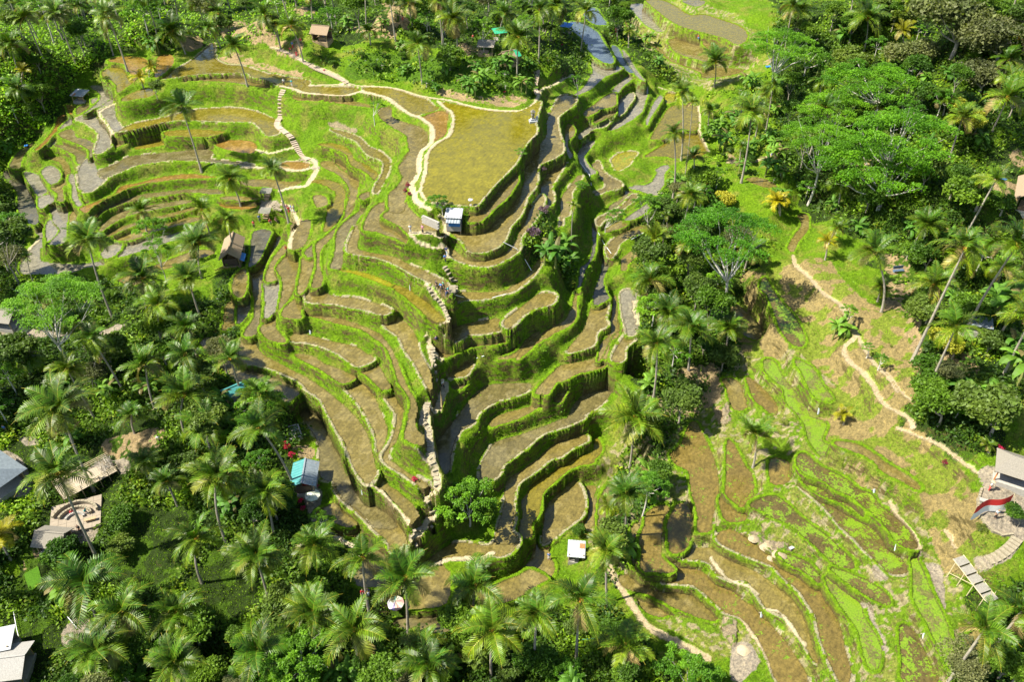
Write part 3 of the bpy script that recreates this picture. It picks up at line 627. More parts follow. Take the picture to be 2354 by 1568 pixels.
def m_ground():
    m, t, b = mat("grass_and_earth"); at = N(t, "ShaderNodeAttribute", attribute_name="Col"); g = N(t, "ShaderNodeNewGeometry")
    n = noise(t, 2.6, 6, .75, g.outputs["Position"]); r = ramp(t, n.outputs[0], [(.30, (.42, .42, .42)), (.5, (.95, .95, .95)), (.72, (1.65, 1.55, 1.35))])
    nb = noise(t, 8, 4, .8, g.outputs["Position"]); r2 = ramp(t, nb.outputs[0], [(.3, (.6, .6, .6)), (.7, (1.35, 1.35, 1.35))])
    c = mulcol(t, mulcol(t, at.outputs[0], r.outputs[0]), r2.outputs[0]); t.links.new(c, b.inputs[0])
    # cut earth shows on the steep risers, in rough level bands
    sx = N(t, "ShaderNodeSeparateXYZ"); t.links.new(g.outputs["True Normal"], sx.inputs[0]); st = N(t, "ShaderNodeMapRange"); t.links.new(sx.outputs[2], st.inputs[0])
    st.inputs[1].default_value = .80; st.inputs[2].default_value = .35; st.inputs[3].default_value = 0; st.inputs[4].default_value = 1
    mp = N(t, "ShaderNodeMapping"); mp.inputs["Scale"].default_value = (.55, .55, 1.6); t.links.new(g.outputs["Position"], mp.inputs[0]); ne = noise(t, 1.1, 5, .65, mp.outputs[0])
    re = ramp(t, ne.outputs[0], [(.49, (0, 0, 0)), (.57, (1, 1, 1))]); mu = N(t, "ShaderNodeMath", operation='MULTIPLY'); t.links.new(st.outputs[0], mu.inputs[0]); t.links.new(re.outputs[0], mu.inputs[1])
    ec = ramp(t, nb.outputs[0], [(.3, (.055, .045, .015)), (.55, (.13, .10, .035)), (.75, (.24, .19, .09))]); mx = N(t, "ShaderNodeMix", data_type='RGBA'); t.links.new(mu.outputs[0], mx.inputs[0]); t.links.new(c, mx.inputs[6]); t.links.new(ec.outputs[0], mx.inputs[7]); t.links.new(mx.outputs[2], b.inputs[0])
    b.inputs["Roughness"].default_value = .9; b.inputs["Specular IOR Level"].default_value = .15
    bump(t, nb.outputs[0], b, 1.0, .35); return m
def m_paddy():
    m, t, b = mat("muddy_water"); at = N(t, "ShaderNodeAttribute", attribute_name="Col"); g = N(t, "ShaderNodeNewGeometry")
    n = noise(t, .9, 6, .65, g.outputs["Position"]); r = ramp(t, n.outputs[0], [(.30, (.72, .72, .72)), (.5, (1, 1, 1)), (.72, (1.3, 1.28, 1.22))])
    mp = N(t, "ShaderNodeMapping"); mp.inputs["Rotation"].default_value = (0, 0, .5); t.links.new(g.outputs["Position"], mp.inputs[0])
    wv = N(t, "ShaderNodeTexWave"); wv.inputs["Scale"].default_value = .42; wv.inputs["Distortion"].default_value = 22; wv.inputs["Detail"].default_value = 2; wv.inputs["Detail Scale"].default_value = .35
    t.links.new(mp.outputs[0], wv.inputs[0]); r1 = ramp(t, wv.outputs[0], [(.0, (.70, .70, .70)), (.25, (1, 1, 1)), (1, (1.06, 1.06, 1.06))])
    fp = noise(t, 2.3, 4, .75, g.outputs["Position"]); r4 = ramp(t, fp.outputs[0], [(.36, (.72, .72, .74)), (.5, (1, 1, 1)), (.66, (1.2, 1.18, 1.12))])
    sp = noise(t, 7, 3, .7, g.outputs["Position"]); r3 = ramp(t, sp.outputs[0], [(.34, (.6, .6, .6)), (.46, (1, 1, 1)), (.7, (1.15, 1.15, 1.1))])
    c = mulcol(t, mulcol(t, mulcol(t, at.outputs[0], r.outputs[0]), r1.outputs[0], .5), r3.outputs[0]); c = mulcol(t, c, r4.outputs[0])
    wn = noise(t, 3.2, 5, .75, g.outputs["Position"]); w2 = noise(t, .45, 3, .6, g.outputs["Position"])
    ad = N(t, "ShaderNodeMath", operation='ADD'); t.links.new(wn.outputs[0], ad.inputs[0]); t.links.new(w2.outputs[0], ad.inputs[1])
    a1 = N(t, "ShaderNodeMath", operation='MULTIPLY_ADD'); t.links.new(at.outputs["Alpha"], a1.inputs[0]); a1.inputs[1].default_value = .62; a1.inputs[2].default_value = .66
    lt = N(t, "ShaderNodeMath", operation='LESS_THAN'); t.links.new(ad.outputs[0], lt.inputs[0]); t.links.new(a1.outputs[0], lt.inputs[1])
    mx = N(t, "ShaderNodeMix", data_type='RGBA'); t.links.new(lt.outputs[0], mx.inputs[0]); t.links.new(c, mx.inputs[6])
    wc = ramp(t, sp.outputs[0], [(.35, (.075, .14, .010)), (.5, (.13, .22, .012)), (.65, (.19, .27, .02))]); t.links.new(wc.outputs[0], mx.inputs[7])
    t.links.new(mx.outputs[2], b.inputs[0])
    rr = ramp(t, n.outputs[0], [(.44, (.05, .05, .05)), (.62, (.38, .38, .38))]); t.links.new(rr.outputs[0], b.inputs["Roughness"])
    b.inputs["IOR"].default_value = 1.5; bump(t, sp.outputs[0], b, .15, .04); return m
def m_path():
    m, t, b = mat("worn_pale_path"); at = N(t, "ShaderNodeAttribute", attribute_name="Col"); g = N(t, "ShaderNodeNewGeometry")
    n = noise(t, 5, 5, .7, g.outputs["Position"]); r = ramp(t, n.outputs[0], [(.3, (.6, .58, .52)), (.5, (1, 1, 1)), (.7, (1.2, 1.2, 1.2))])
    v = N(t, "ShaderNodeTexVoronoi", feature='DISTANCE_TO_EDGE'); v.inputs["Scale"].default_value = 1.7; t.links.new(g.outputs["Position"], v.inputs[0])
    rv = ramp(t, v.outputs[0], [(.0, (.45, .42, .33)), (.08, (1, 1, 1))])
    t.links.new(mulcol(t, mulcol(t, at.outputs[0], r.outputs[0]), rv.outputs[0], .6), b.inputs[0]); b.inputs["Roughness"].default_value = .9; bump(t, n.outputs[0], b, .5, .1); return m
# ------------------------------------------------------------------ terrain meshes
vi = np.arange(NY * NX).reshape(NY, NX)
q = np.stack([vi[:-1, :-1], vi[:-1, 1:], vi[1:, 1:], vi[1:, :-1]], -1).reshape(-1, 4)
del gx, gy, slope
lk = np.where(PID >= 0, 1, np.where(LOOK == 2, 2, 0)); fl = lk[:-1, :-1]
fl = np.where((lk[:-1, :-1] == 1) & (lk[1:, 1:] == 1) & (lk[:-1, 1:] == 1) & (lk[1:, :-1] == 1) & (PID[:-1, :-1] == PID[1:, 1:]) & (PID[:-1, 1:] == PID[1:, :-1]), 1, np.where(fl == 2, 2, 0)).reshape(-1)
P3 = np.stack([X, Y, Z], -1).reshape(-1, 3); CF = C.reshape(-1, 4)
def np_mesh(name, P, F, material, color=None, smooth=True, parent=None):
    F = np.asarray(F); me = bpy.data.meshes.new(name); me.vertices.add(len(P)); me.vertices.foreach_set("co", np.asarray(P, np.float32).ravel())
    k = F.shape[1]; me.loops.add(F.size); me.loops.foreach_set("vertex_index", F.ravel().astype(np.int32))
    me.polygons.add(len(F)); me.polygons.foreach_set("loop_start", np.arange(0, F.size, k, dtype=np.int32))
    if smooth: me.polygons.foreach_set("use_smooth", np.ones(len(F), bool))
    me.update(calc_edges=True)
    if color is not None:
        ca = me.color_attributes.new("Col", 'FLOAT_COLOR', 'POINT'); ca.data.foreach_set("color", np.asarray(color, np.float32).ravel())
    me.materials.append(material); o = bpy.data.objects.new(name, me); col.objects.link(o)
    if parent is not None: o.parent = parent
    return o
def sub_mesh(name, sel, material):
    f = q[sel]; used = np.unique(f); inv = np.full(len(P3), -1, np.int64); inv[used] = np.arange(len(used))
    return np_mesh(name, P3[used], inv[f], material, CF[used])
for nm, k, mm, lb in (("terrain", 0, m_ground(), "green terraced hillside of grassy banks and risers"), ("water", 1, m_paddy(), "muddy water and wet soil lying in the rice terraces"), ("path", 2, m_path(), "pale trodden footpaths along the terrace banks")):
    o = sub_mesh(nm, fl == k, mm); o["kind"] = "structure"; o["label"] = lb; o["category"] = nm
del q, P3, CF, X, Y
# ------------------------------------------------------------------ plants
def proj(p):
    d = Vector(p) - Vector((0, 0, CAMZ)); zc = d.y * CP - d.z * SP; yc = d.y * SP + d.z * CP
    return (1177 + FPX * d.x / zc, 784 - FPX * yc / zc, zc)
def tag(o, label=None, cat=None, group=None, kind=None):
    if label: o["label"] = label
    if cat: o["category"] = cat
    if group: o["group"] = group
    if kind: o["kind"] = kind
    return o
def empty(name, loc, rz=0.0):
    o = bpy.data.objects.new(name, None); col.objects.link(o); o.location = loc; o.rotation_euler = (0, 0, rz); o.empty_display_size = .3; return o
def m_leaf(name, rough=.55, trans=.35, var=.25):
    m, t, b = mat(name); at = N(t, "ShaderNodeAttribute", attribute_name="Col"); oi = N(t, "ShaderNodeObjectInfo")
    hs = N(t, "ShaderNodeHueSaturation"); mr = N(t, "ShaderNodeMapRange"); mr.inputs[3].default_value = 1 - var; mr.inputs[4].default_value = 1 + var
    t.links.new(oi.outputs["Random"], mr.inputs[0]); t.links.new(mr.outputs[0], hs.inputs["Value"])
    mh = N(t, "ShaderNodeMapRange"); mh.inputs[3].default_value = .512; mh.inputs[4].default_value = .485; t.links.new(oi.outputs["Random"], mh.inputs[0]); t.links.new(mh.outputs[0], hs.inputs["Hue"])
    t.links.new(at.outputs[0], hs.inputs["Color"]); t.links.new(hs.outputs[0], b.inputs[0]); b.inputs["Roughness"].default_value = rough; b.inputs["Specular IOR Level"].default_value = .3
    tr = N(t, "ShaderNodeBsdfTranslucent"); br = mulcol(t, hs.outputs[0], (1.35, 1.5, .4)); t.links.new(br, tr.inputs[0])
    mx = N(t, "ShaderNodeMixShader"); mx.inputs[0].default_value = trans; t.links.new(b.outputs[0], mx.inputs[1]); t.links.new(tr.outputs[0], mx.inputs[2])
    t.links.new(mx.outputs[0], t.nodes["Material Output"].inputs[0]); return m
def m_simple(name, c, rough=.8, ns=6, amt=.35, metal=0, bmp=.3, spec=.3):
    m, t, b = mat(name); g = N(t, "ShaderNodeTexCoord"); n = noise(t, ns, 5, .65, g.outputs["Object"])
    r = ramp(t, n.outputs[0], [(.3, tuple(v * (1 - amt) for v in c)), (.7, tuple(min(v * (1 + amt), 1) for v in c))]); t.links.new(r.outputs[0], b.inputs[0])
    b.inputs["Roughness"].default_value = rough; b.inputs["Metallic"].default_value = metal; b.inputs["Specular IOR Level"].default_value = spec; bump(t, n.outputs[0], b, bmp, .05); return m
def m_colattr(name, rough=.8):
    m, t, b = mat(name); at = N(t, "ShaderNodeAttribute", attribute_name="Col"); g = N(t, "ShaderNodeTexCoord"); n = noise(t, 9, 4, .6, g.outputs["Object"])
    r = ramp(t, n.outputs[0], [(.3, (.8, .8, .8)), (.7, (1.15, 1.15, 1.15))]); t.links.new(mulcol(t, at.outputs[0], r.outputs[0]), b.inputs[0]); b.inputs["Roughness"].default_value = rough; return m
LEAF = m_leaf("foliage"); PALM = m_leaf("palm_fronds", .45, .16, .25); BARK = m_simple("grey_bark", (.30, .265, .21), .85, 3, .35)
PALE = m_simple("pale_bark", (.50, .47, .41), .8, 2, .25); NUT = m_simple("orange_coconuts", (.55, .28, .03), .6, 3, .3); GRN = m_simple("banana_stem", (.20, .22, .06), .6)
class MB:
    def __init__(s): s.v = []; s.f = []; s.c = []; s.n = 0
    def quads(s, P, c):   # P (n,4,3), c (n,3) or (n,4,3)
        P = np.asarray(P, np.float32); n = len(P); s.v.append(P.reshape(-1, 3)); s.f.append(np.arange(n * 4).reshape(n, 4) + s.n); s.n += n * 4
        c = np.asarray(c, np.float32); c = np.repeat(c[:, None, :], 4, 1) if c.ndim == 2 else c
        s.c.append(np.concatenate([c.reshape(-1, 3), np.ones((n * 4, 1), np.float32)], 1))
    def tube(s, pts, rad, c=(.3, .3, .3), k=6):
        pts = np.array(pts, float); m = len(pts); rad = np.broadcast_to(rad, (m,)); Q = []
        tg = np.gradient(pts, axis=0); tg /= np.linalg.norm(tg, axis=1)[:, None] + 1e-9
        a0 = np.where(abs(tg[:, 2:3]) < .9, np.array([[0, 0, 1.]]), np.array([[1., 0, 0]])); u = np.cross(tg, a0); u /= np.linalg.norm(u, axis=1)[:, None]; w_ = np.cross(tg, u)
        th = np.arange(k) * 2 * np.pi / k; rg = pts[:, None] + rad[:, None, None] * (np.cos(th)[None, :, None] * u[:, None] + np.sin(th)[None, :, None] * w_[:, None])
        nx = np.roll(rg, -1, 1); Q = np.stack([rg[:-1], nx[:-1], nx[1:], rg[1:]], 2).reshape(-1, 4, 3); s.quads(Q, np.tile(np.array(c, np.float32), (len(Q), 1)))
    def mesh(s, name, material, smooth=False):
        o = np_mesh(name, np.concatenate(s.v), np.concatenate(s.f), material, np.concatenate(s.c), smooth); me = o.data; bpy.data.objects.remove(o); return me
def place(me, name, parent, loc=(0, 0, 0), scale=(1, 1, 1), rz=0.0, rot=None):
    o = bpy.data.objects.new(name, me); col.objects.link(o); o.parent = parent; o.location = loc; o.scale = scale; o.rotation_euler = rot or (0, 0, rz); return o
NR = np.random.RandomState(11)
def palm_crown(seed, nf=24, droop=1.0, yellow=0.0, stiff=0.0):
    rs = np.random.RandomState(seed); mb = MB(); T = np.linspace(0, 1, 9)
    for i in range(nf):
        age = i / (nf - 1); az = i * 2.39996 + rs.uniform(-.55, .55); el = R(84 - age * (92 - 30 * stiff) + rs.uniform(-14, 14)); L = (.80 + .22 * math.sin(age * 3.0)) * rs.uniform(.78, 1.12)
        bend = R((62 + 48 * age) * droop * rs.uniform(.8, 1.2)); h = np.array([math.cos(az), math.sin(az), 0.]); up_ = np.array([0, 0, 1.]); side = np.array([-math.sin(az), math.cos(az), 0.]); curl = rs.uniform(-.5, .5)
        p = np.zeros(3); pts = [p]; dirs = []
        for j in range(1, 9):
            e = el - bend * (j / 8) ** 1.35; hc = h * math.cos(curl * j / 8) + side * math.sin(curl * j / 8); dv = hc * math.cos(e) + up_ * math.sin(e); dirs.append(dv); p = p + dv * L / 8; pts.append(p)
        pts = np.array(pts); dirs.append(dirs[-1]); dirs = np.array(dirs)
        br = min(1, max(0, age - .80) * 6) * (rs.rand() < .55)
        base = np.array([.030 + .085 * age ** 2 + .15 * yellow, .088 + .085 * age ** 2 + .09 * yellow, .004]) * rs.uniform(.6, 1.4); base = base * (1 - br) + np.array([.26, .19, .08]) * br
        mid = np.array([.30, .27, .03]) if br < .3 else base
        nrm = np.cross(side, dirs); Q = []
        wv = side[None] * (.011 * (1.25 - T))[:, None]; a = pts - wv; b = pts + wv; mb.quads(np.stack([a[:-1], b[:-1], b[1:], a[1:]], 1), np.tile(mid, (8, 1)))
        n = 23; tt = np.linspace(.10, .99, n); roll = rs.uniform(-.35, .35)
        for sg in (-1, 1):
            c0 = np.stack([np.interp(tt, T, pts[:, k]) for k in range(3)], 1); dd = np.stack([np.interp(tt, T, dirs[:, k]) for k in range(3)], 1); nn = np.stack([np.interp(tt, T, nrm[:, k]) for k in range(3)], 1)
            ln = .27 * np.sin(np.clip(tt * 1.02 + .10, 0, 1) * np.pi) ** .55 * (1.08 - .3 * tt) * rs.uniform(.85, 1.15, n)
            fwd = .55 + .5 * tt; dr = -(.25 + .30 * age) + roll * sg + rs.uniform(-.18, .18, n)
            v = side[None] * sg + dd * fwd[:, None] + nn * dr[:, None]; v /= np.linalg.norm(v, axis=1)[:, None]
            m1 = c0 + v * (ln * .55)[:, None]; e1 = m1 + (v * .9 + np.array([0, 0, -.42])) * (ln * .45)[:, None]
            wd = dd * .0150; col_ = base[None] * rs.uniform(.6, 1.45, (n, 1)) + np.array([.03, .02, 0]) * rs.rand(n, 1)
            mb.quads(np.stack([c0 - wd, c0 + wd, m1 + wd, m1 - wd], 1), col_); mb.quads(np.stack([m1 - wd, m1 + wd, e1 + wd * .25, e1 - wd * .25], 1), col_ * 1.1)
    return mb.mesh("crown", PALM)
CROWNS = [palm_crown(s, n, d) for s, n, d in ((1, 19, 1.0), (2, 21, .82), (3, 15, 1.15), (4, 22, .92), (5, 14, 1.0), (6, 17, .75), (7, 18, 1.25), (10, 24, 1.05))]
YCROWN = [palm_crown(8, 14, .9, 1.0, .5), palm_crown(9, 12, 1.0, 1.3, .4)]
UCROWN = [palm_crown(14, 13, .45, .15, .9)]
def areca_crown():
    return palm_crown(12, 10, 1.1, 0.1, .4)
ARECA = areca_crown()
mb = MB(); th = np.linspace(0, 2 * np.pi, 13); ph = np.linspace(-1.5, 1.5, 8)
g_ = np.array([[[math.cos(a) * math.cos(b), math.sin(a) * math.cos(b), math.sin(b)] for a in th] for b in ph]); rr_ = .07 * (1 + .35 * np.abs(np.sin(3 * th[None, :]) * np.cos(2.5 * ph[:, None])))
g_ = g_ * rr_[..., None] * [1, 1, .8] - [0, 0, .05]; mb.quads(np.stack([g_[:-1, :-1], g_[:-1, 1:], g_[1:, 1:], g_[1:, :-1]], 2).reshape(-1, 4, 3), np.tile([.5, .3, .05], (84, 1)))
NUTS = mb.mesh("fruit_cluster", NUT, True)
def trunk_mesh(v, r0, r1, material, curve=.12, seed=0):
    rs = np.random.RandomState(seed); n = 9; t = np.linspace(0, 1, n)[:, None]; v = np.array(v); pt = v[None] * t; hz = np.array([v[0], v[1], 0.])
    pt = pt - hz[None] * (np.sin(t * np.pi) * .22) + np.array([rs.uniform(-1, 1), rs.uniform(-1, 1), 0])[None] * np.sin(t * np.pi) * curve * 1.5
    pt[0, 2] -= .5; rad = r0 + (r1 - r0) * t[:, 0] ** .6; rad[0] *= 1.35
    mb = MB(); mb.tube(pt, rad, k=7); return mb.mesh("trunk", material, True)
def ray_at_vertical(base, t, cx, cy, span=None):
    """point on the view ray through the crown nearest to the plumb line over the base"""
    d = ray(*t2z(t, cx, cy)); o = Vector((0, 0, CAMZ)); b = Vector(base); hd = Vector((d.x, d.y, 0)); s_ = (b - o).xy.dot(hd.xy) / hd.xy.length_squared
    return o + d * s_, s_
PALMS = """
A 795,110 950,530 260 c|tall slender palm leaning over the topmost round pond
A 1290,230 1380,400 300 c|palm with drooping fronds on the bare earth slope above the ponds
A 1620,90 1700,260 220 c|palm at the top edge above the long upper terrace
A 1740,340 1840,640 230 c|palm leaning left from the rim of the long upper terrace
A 1970,110 2090,370 250 c|palm beside the upper earth path with red shaded people
A 1350,790 1500,1275 280 d|dark tall palm rising across the curved upper left terraces
A 1710,1330 1790,1530 270 c|palm left of the little slat roofed table shelter
A 2030,1260 2150,1660 240 c|palm leaning over the courtyard where visitors gather
A 80,330 130,520 250 d|grey green palm in the upper left corner jungle
A 170,530 170,640 150 y|small yellowish palm in the upper left jungle
A 130,660 220,830 220 d|dark palm at the far left edge below the yellowish one
A 1040,575 1070,655 150 y|young yellow palm beside the shrub between the upper ponds
A 1125,500 1110,570 130 y|young yellow palm right behind the other between upper ponds
B 150,190 240,460 230 c|palm over the stone steps near the brown thatched hut
A 1550,210 1640,350 180 c|palm fringing the narrow tip of the upper terrace
B 1350,140 1390,390 300 c|bushy palm above the green slope left of the thatched shelter
B 1090,330 1125,620 250 d|palm standing alone on the green slope over the upper bank
B 1840,270 1830,580 300 c|bright palm in front of the hut with the green roof panel
B 2000,70 1990,460 260 c|tall palm right of the green roofed hut
B 2120,40 2080,300 250 c|palm in shade beside the blue tarpaulin at top centre
B 1740,100 1700,260 220 c|palm behind the green tarpaulin
B 1020,20 1050,190 220 c|palm at the top edge by the small earth clearing
B 880,-30 925,300 160 d|thin tall palm on the top slope left of the earth clearing
B 730,230 740,330 170 d|low shrubby palm right of the brown thatched hut
B 30,170 70,360 180 c|palm left of the brown thatched hut
C 1290,450 1280,640 250 b|bright yellow green palm below the far mud terraces
C 1040,680 1035,1190 260 d|tall grey palm over the yellow pond terrace
C 1120,760 1065,1300 120 a|slim areca palm beside the tall grey palm
C 980,990 970,1490 230 c|palm in front of the round water garden
C 1130,1160 1110,1430 200 c|palm right of the round water garden
C 1560,830 1480,1360 320 d|large palm left of the forked white tree
C 1910,80 1905,220 260 c|palm with bright ribs near the top right of centre
C 100,60 20,260 250 d|palm hanging over the dark stream at top centre
C 1760,1500 1770,1600 180 y|yellow leaved palm by the small brown ditch pool
C 1480,1090 1470,1190 130 c|little palm at the grey path beside the large palm
D 1080,120 1050,380 320 c|palm with an orange dead frond at top right
D 2200,270 2150,430 260 c|palm cut by the right edge near the top
D 2120,720 2000,980 380 b|palm with a golden fruit cluster near the right edge
D 890,1330 850,1560 300 b|palm with yellow fronds under the spreading white limbed tree
D 1650,740 1640,850 200 c|palm peeping out behind the bright spreading canopy
D 1340,230 1330,380 170 y|small yellow palm in the dark wood at top right
D 1240,400 1240,520 150 c|small palm beside the grey green wood
D 600,860 610,980 150 d|palm with grey fronds half hidden by the spreading canopy
E 650,660 840,1250 330 d|tall dark palm in front of the lowest left terraces
E 1500,440 1560,620 260 c|palm between the curved left terraces and the long thatched hut
E 1060,450 1090,600 230 c|palm over the dark curved risers at left
E 1690,520 1750,800 220 d|palm drooping over the long thatched roof
E 1480,680 1500,950 330 c|palm just left of the long thatched hut
E 1060,950 1110,1240 350 c|palm in the jungle below the bright green tree
E 1400,940 1490,1240 300 c|palm right of the one below the bright green tree
E 1180,1150 1210,1450 330 c|palm under the pair below the bright green tree
E 200,790 260,1010 120 a|slim areca palm beside the pale lower left pond
I 1380,170 1450,450 320 c|palm left of the muddy patch at the jungle rim
I 1710,200 1800,500 300 c|palm over the dark teal roof
I 200,200 180,330 280 d|palm at left among banana leaves
I 450,560 700,1190 500 d|huge palm whose trunk meets the wooden deck
I 430,1060 720,1690 480 c|huge palm bending over the sunny stone court
I 1370,470 1370,750 420 c|palm with golden centre in the middle left jungle
I 1530,700 1570,900 400 c|palm above the dark yard left of the teal hut
I 1930,470 1930,700 330 c|palm at the terrace edge above the lily pond
I 1930,720 2200,1180 400 c|curving palm rooted beside the teal roofed hut
I 1080,250 1150,580 330 d|shaded dark palm above the dim yard
I 980,620 1000,760 260 d|palm at the upper rim of the dim yard
I 1080,960 1110,1120 250 c|short palm right of the wooden deck
I 1240,1120 1320,1300 260 c|short palm second to the right of the wooden deck
I 1600,1080 1680,1568 420 c|palm with a straight pale trunk in the lower left jungle
M 1460,500 1500,830 380 c|palm casting shade on the small green lawn
I 740,150 700,450 200 a|black green areca palm left of the middle jungle
I 10,90 60,260 180 c|palm cut by the left edge near the thatched roofs
M -10,480 80,660 320 y|orange tinged palm cut by the left edge
M 630,830 720,1100 560 c|great palm beside the striped rice nursery bed
M 720,1340 760,1580 500 c|great palm at the bottom left near the corner shed
M 1310,1060 1330,1250 430 d|ragged palm in the middle of the bottom left garden
M 1900,620 2010,980 420 c|palm with a long curved trunk right of the small lawn
M 1920,1330 1960,1610 480 c|great palm with orange nuts at the bottom edge
N 320,560 420,850 380 c|palm below the flowering path of the teal hut
N 680,640 740,1100 400 c|palm over the seated pair by the lowest left pool
N 1000,790 1020,1200 450 c|palm shading the rainbow parasol
N 1520,840 1510,1070 450 c|palm over the lower bank right of the parasol
N 310,1050 330,1300 420 c|palm left of the bottom row beside feathery trees
N 620,1180 670,1540 500 c|great palm low in the bottom row left of centre
N 1160,1440 1180,1700 420 d|palm cut by the bottom edge at centre
N 1650,1180 1640,1560 500 c|great palm with pale trunk at bottom centre
N 1980,1050 1960,1480 400 c|palm left of the tall one under the white roofed shed
O 510,950 480,1430 470 b|tall palm with golden ribs below the white roofed shed
O 840,1290 830,1450 420 d|dark palm beside the lower earth path
G 1250,960 1290,1150 340 b|palm with long yellow lower fronds at the banana belt
G 1390,1190 1400,1400 300 b|palm with orange fruit in the banana belt
K 1750,90 1720,520 330 c|palm with a pale straight trunk at the banana belt edge
K 1580,640 1550,1000 460 b|large palm hanging over the right ends of the terraces
G 680,410 665,690 110 a|slim areca palm above the bananas on the central spur
G 1285,640 1280,780 230 u|palm with upright feathery fronds at the terrace edge
G 1370,480 1370,680 110 a|slim areca palm right of the centre terraces
H 1130,520 1180,980 340 b|palm with a hanging skirt of dead fronds on the right hill
H 1810,490 1410,1340 400 b|palm with the long slanting trunk on the right hill
H 2190,480 1790,1150 420 b|golden ribbed palm slanting at the right edge
H 1570,770 1560,900 330 b|palm with brown tipped fronds behind the slanting trunk
H 1520,320 1370,580 280 d|dark palm with hanging fronds by the dusty path
H 2330,760 2020,1220 340 b|palm trunk slanting in from the right edge
H 400,160 420,240 190 y|small yellow palm above the shaded brown pools
H 770,450 760,590 150 y|small palm on the dry bank with yellow tips
L 240,540 225,790 330 d|dark palm casting a round shadow on the duckweed terraces
L 890,395 900,470 150 y|tiny yellow palm on the dry slope beside the ditch
L 1970,620 1980,680 120 c|tiny palm by the grey roofed pavilion
H 850,350 790,470 150 c|young palm left of the white limbs
H 1180,790 1150,900 190 c|young palm beneath the skirted palm
""".strip().splitlines()
for k, ln in enumerate(PALMS):
    a, lab = ln.split('|'); t, c_, b_, d, st = a.split(' '); cx, cy = map(float, c_.split(',')); bx, by = map(float, b_.split(',')); d = float(d)
    base = hit1(t, bx, by); top, s_ = ray_at_vertical(base, t, cx, cy); f = 1.28 if t == 'P' else 2.24; rad = d / f * SRC2Z / FPX * s_ * .5 * 1.42
    if top.z < base.z + 1.2: top.z = base.z + 1.2
    rad = min(rad, 7.6); h = (top - base).length; slim = st == 'a'
    root = empty("areca_palm" if slim else "coconut_palm", base); tag(root, lab, "palm tree", "palms among the terraces and jungle")
    tr = place(trunk_mesh(top - base, .10 if slim else .16 + .006 * h, .07 if slim else .12, BARK, .1 * h * .1, k), "trunk", root)
    v = {'c': CROWNS, 'd': CROWNS, 'b': CROWNS, 'y': YCROWN, 'a': [ARECA], 'u': UCROWN}[st]; me = v[k % len(v)]
    cr = place(me, "crown", root, top - base, (rad, rad, rad * rnd.uniform(.85, 1.05)), rnd.uniform(0, 6.28)); cr.rotation_euler.x = rnd.uniform(-.22, .22); cr.rotation_euler.y = rnd.uniform(-.22, .22)
    if st in 'cb' and rad > 2.5: place(NUTS, "fruit_cluster", root, top - base, (rad, rad, rad), rnd.uniform(0, 6))
# --- broadleaf trees
def leaf_quads(mb, C0, size, colr, rs, flat=0.0, up_=None):
    """one folded leaf card per centre"""
    n = len(C0); nr = rs.normal(size=(n, 3)); nr[:, 2] = np.abs(nr[:, 2]) + flat; nr /= np.linalg.norm(nr, axis=1)[:, None]
    a = np.cross(nr, rs.normal(size=(n, 3))); a /= np.linalg.norm(a, axis=1)[:, None] + 1e-9; b = np.cross(nr, a); sz = size * rs.uniform(.6, 1.3, (n, 1))
    a = a * sz; b = b * sz * .62; mb.quads(np.stack([C0 - a, C0 - b * .9 + nr * sz * .12, C0 + a, C0 + b * .9 + nr * sz * .12], 1), colr)
def crown_round(seed, n, size, lobes=9, c0=(.045, .11, .008), c1=(.11, .21, .012), flat=.2, squash=.75):
    rs = np.random.RandomState(seed); mb = MB()
    for i in range(lobes):
        a = rs.rand() * 6.28; rr = math.sqrt(rs.rand()) * .62; z = rs.uniform(-.25, .42) * (1 - rr * .5); lc = np.array([rr * math.cos(a), rr * math.sin(a), z]); lr = rs.uniform(.30, .46)
        m = n // lobes; v = rs.normal(size=(m, 3)); v /= np.linalg.norm(v, axis=1)[:, None]; v[:, 2] = np.where(v[:, 2] < -.35, -v[:, 2], v[:, 2])
        rad = lr * (.62 + .45 * rs.rand(m, 1) ** .6) * (1 + .22 * np.sin(v[:, :1] * 9 + i) * np.cos(v[:, 1:2] * 8 + i * 2)); p = lc + v * rad * np.array([1, 1, .8]); p[:, 2] = p[:, 2] * squash / .75
        cl = np.array(c0) + (np.array(c1) - np.array(c0)) * rs.rand(); leaf_quads(mb, p, size, cl[None] * rs.uniform(.6, 1.35, (m, 1)), rs, flat)
    return mb.mesh("crown", LEAF)
def crown_flat(seed, n, size, clumps=60, c0=(.06, .17, .004), c1=(.13, .31, .006), gap=.0):
    """wide layered canopy of fine leaves; returns crown mesh and the clump centres its limbs reach"""
    rs = np.random.RandomState(seed); mb = MB(); cs = []
    for i in range(clumps):
        rr = math.sqrt((i + .5) / clumps); a = i * 2.39996 + rs.uniform(-.45, .45); z = .26 * (1 - rr * rr) + rs.uniform(-.15, .13) - .05; x = rr * math.cos(a); y_ = rr * math.sin(a) * rs.uniform(.9, 1.05); cs.append((x * .93, y_ * .93, z))
        w_ = rs.uniform(.13, .23); m = int(n / clumps * (w_ / .18) ** 2 * rs.uniform(.6, 1.2)); q_ = rs.rand(m, 1) ** .55 * w_; th = rs.rand(m) * 6.28
        q_ = q_ * (1 + .3 * np.sin(th * 5 + i))[:, None]
        p = np.concatenate([x * .93 + q_ * np.cos(th)[:, None], y_ * .93 + q_ * np.sin(th)[:, None], z + .05 * (1 - (q_ / w_) ** 2) + rs.normal(size=(m, 1)) * .013], 1)
        cl = np.array(c0) + (np.array(c1) - np.array(c0)) * rs.rand(); leaf_quads(mb, p, size, cl[None] * rs.uniform(.7, 1.3, (m, 1)), rs, 1.3)
    return mb.mesh("crown", LEAF), cs
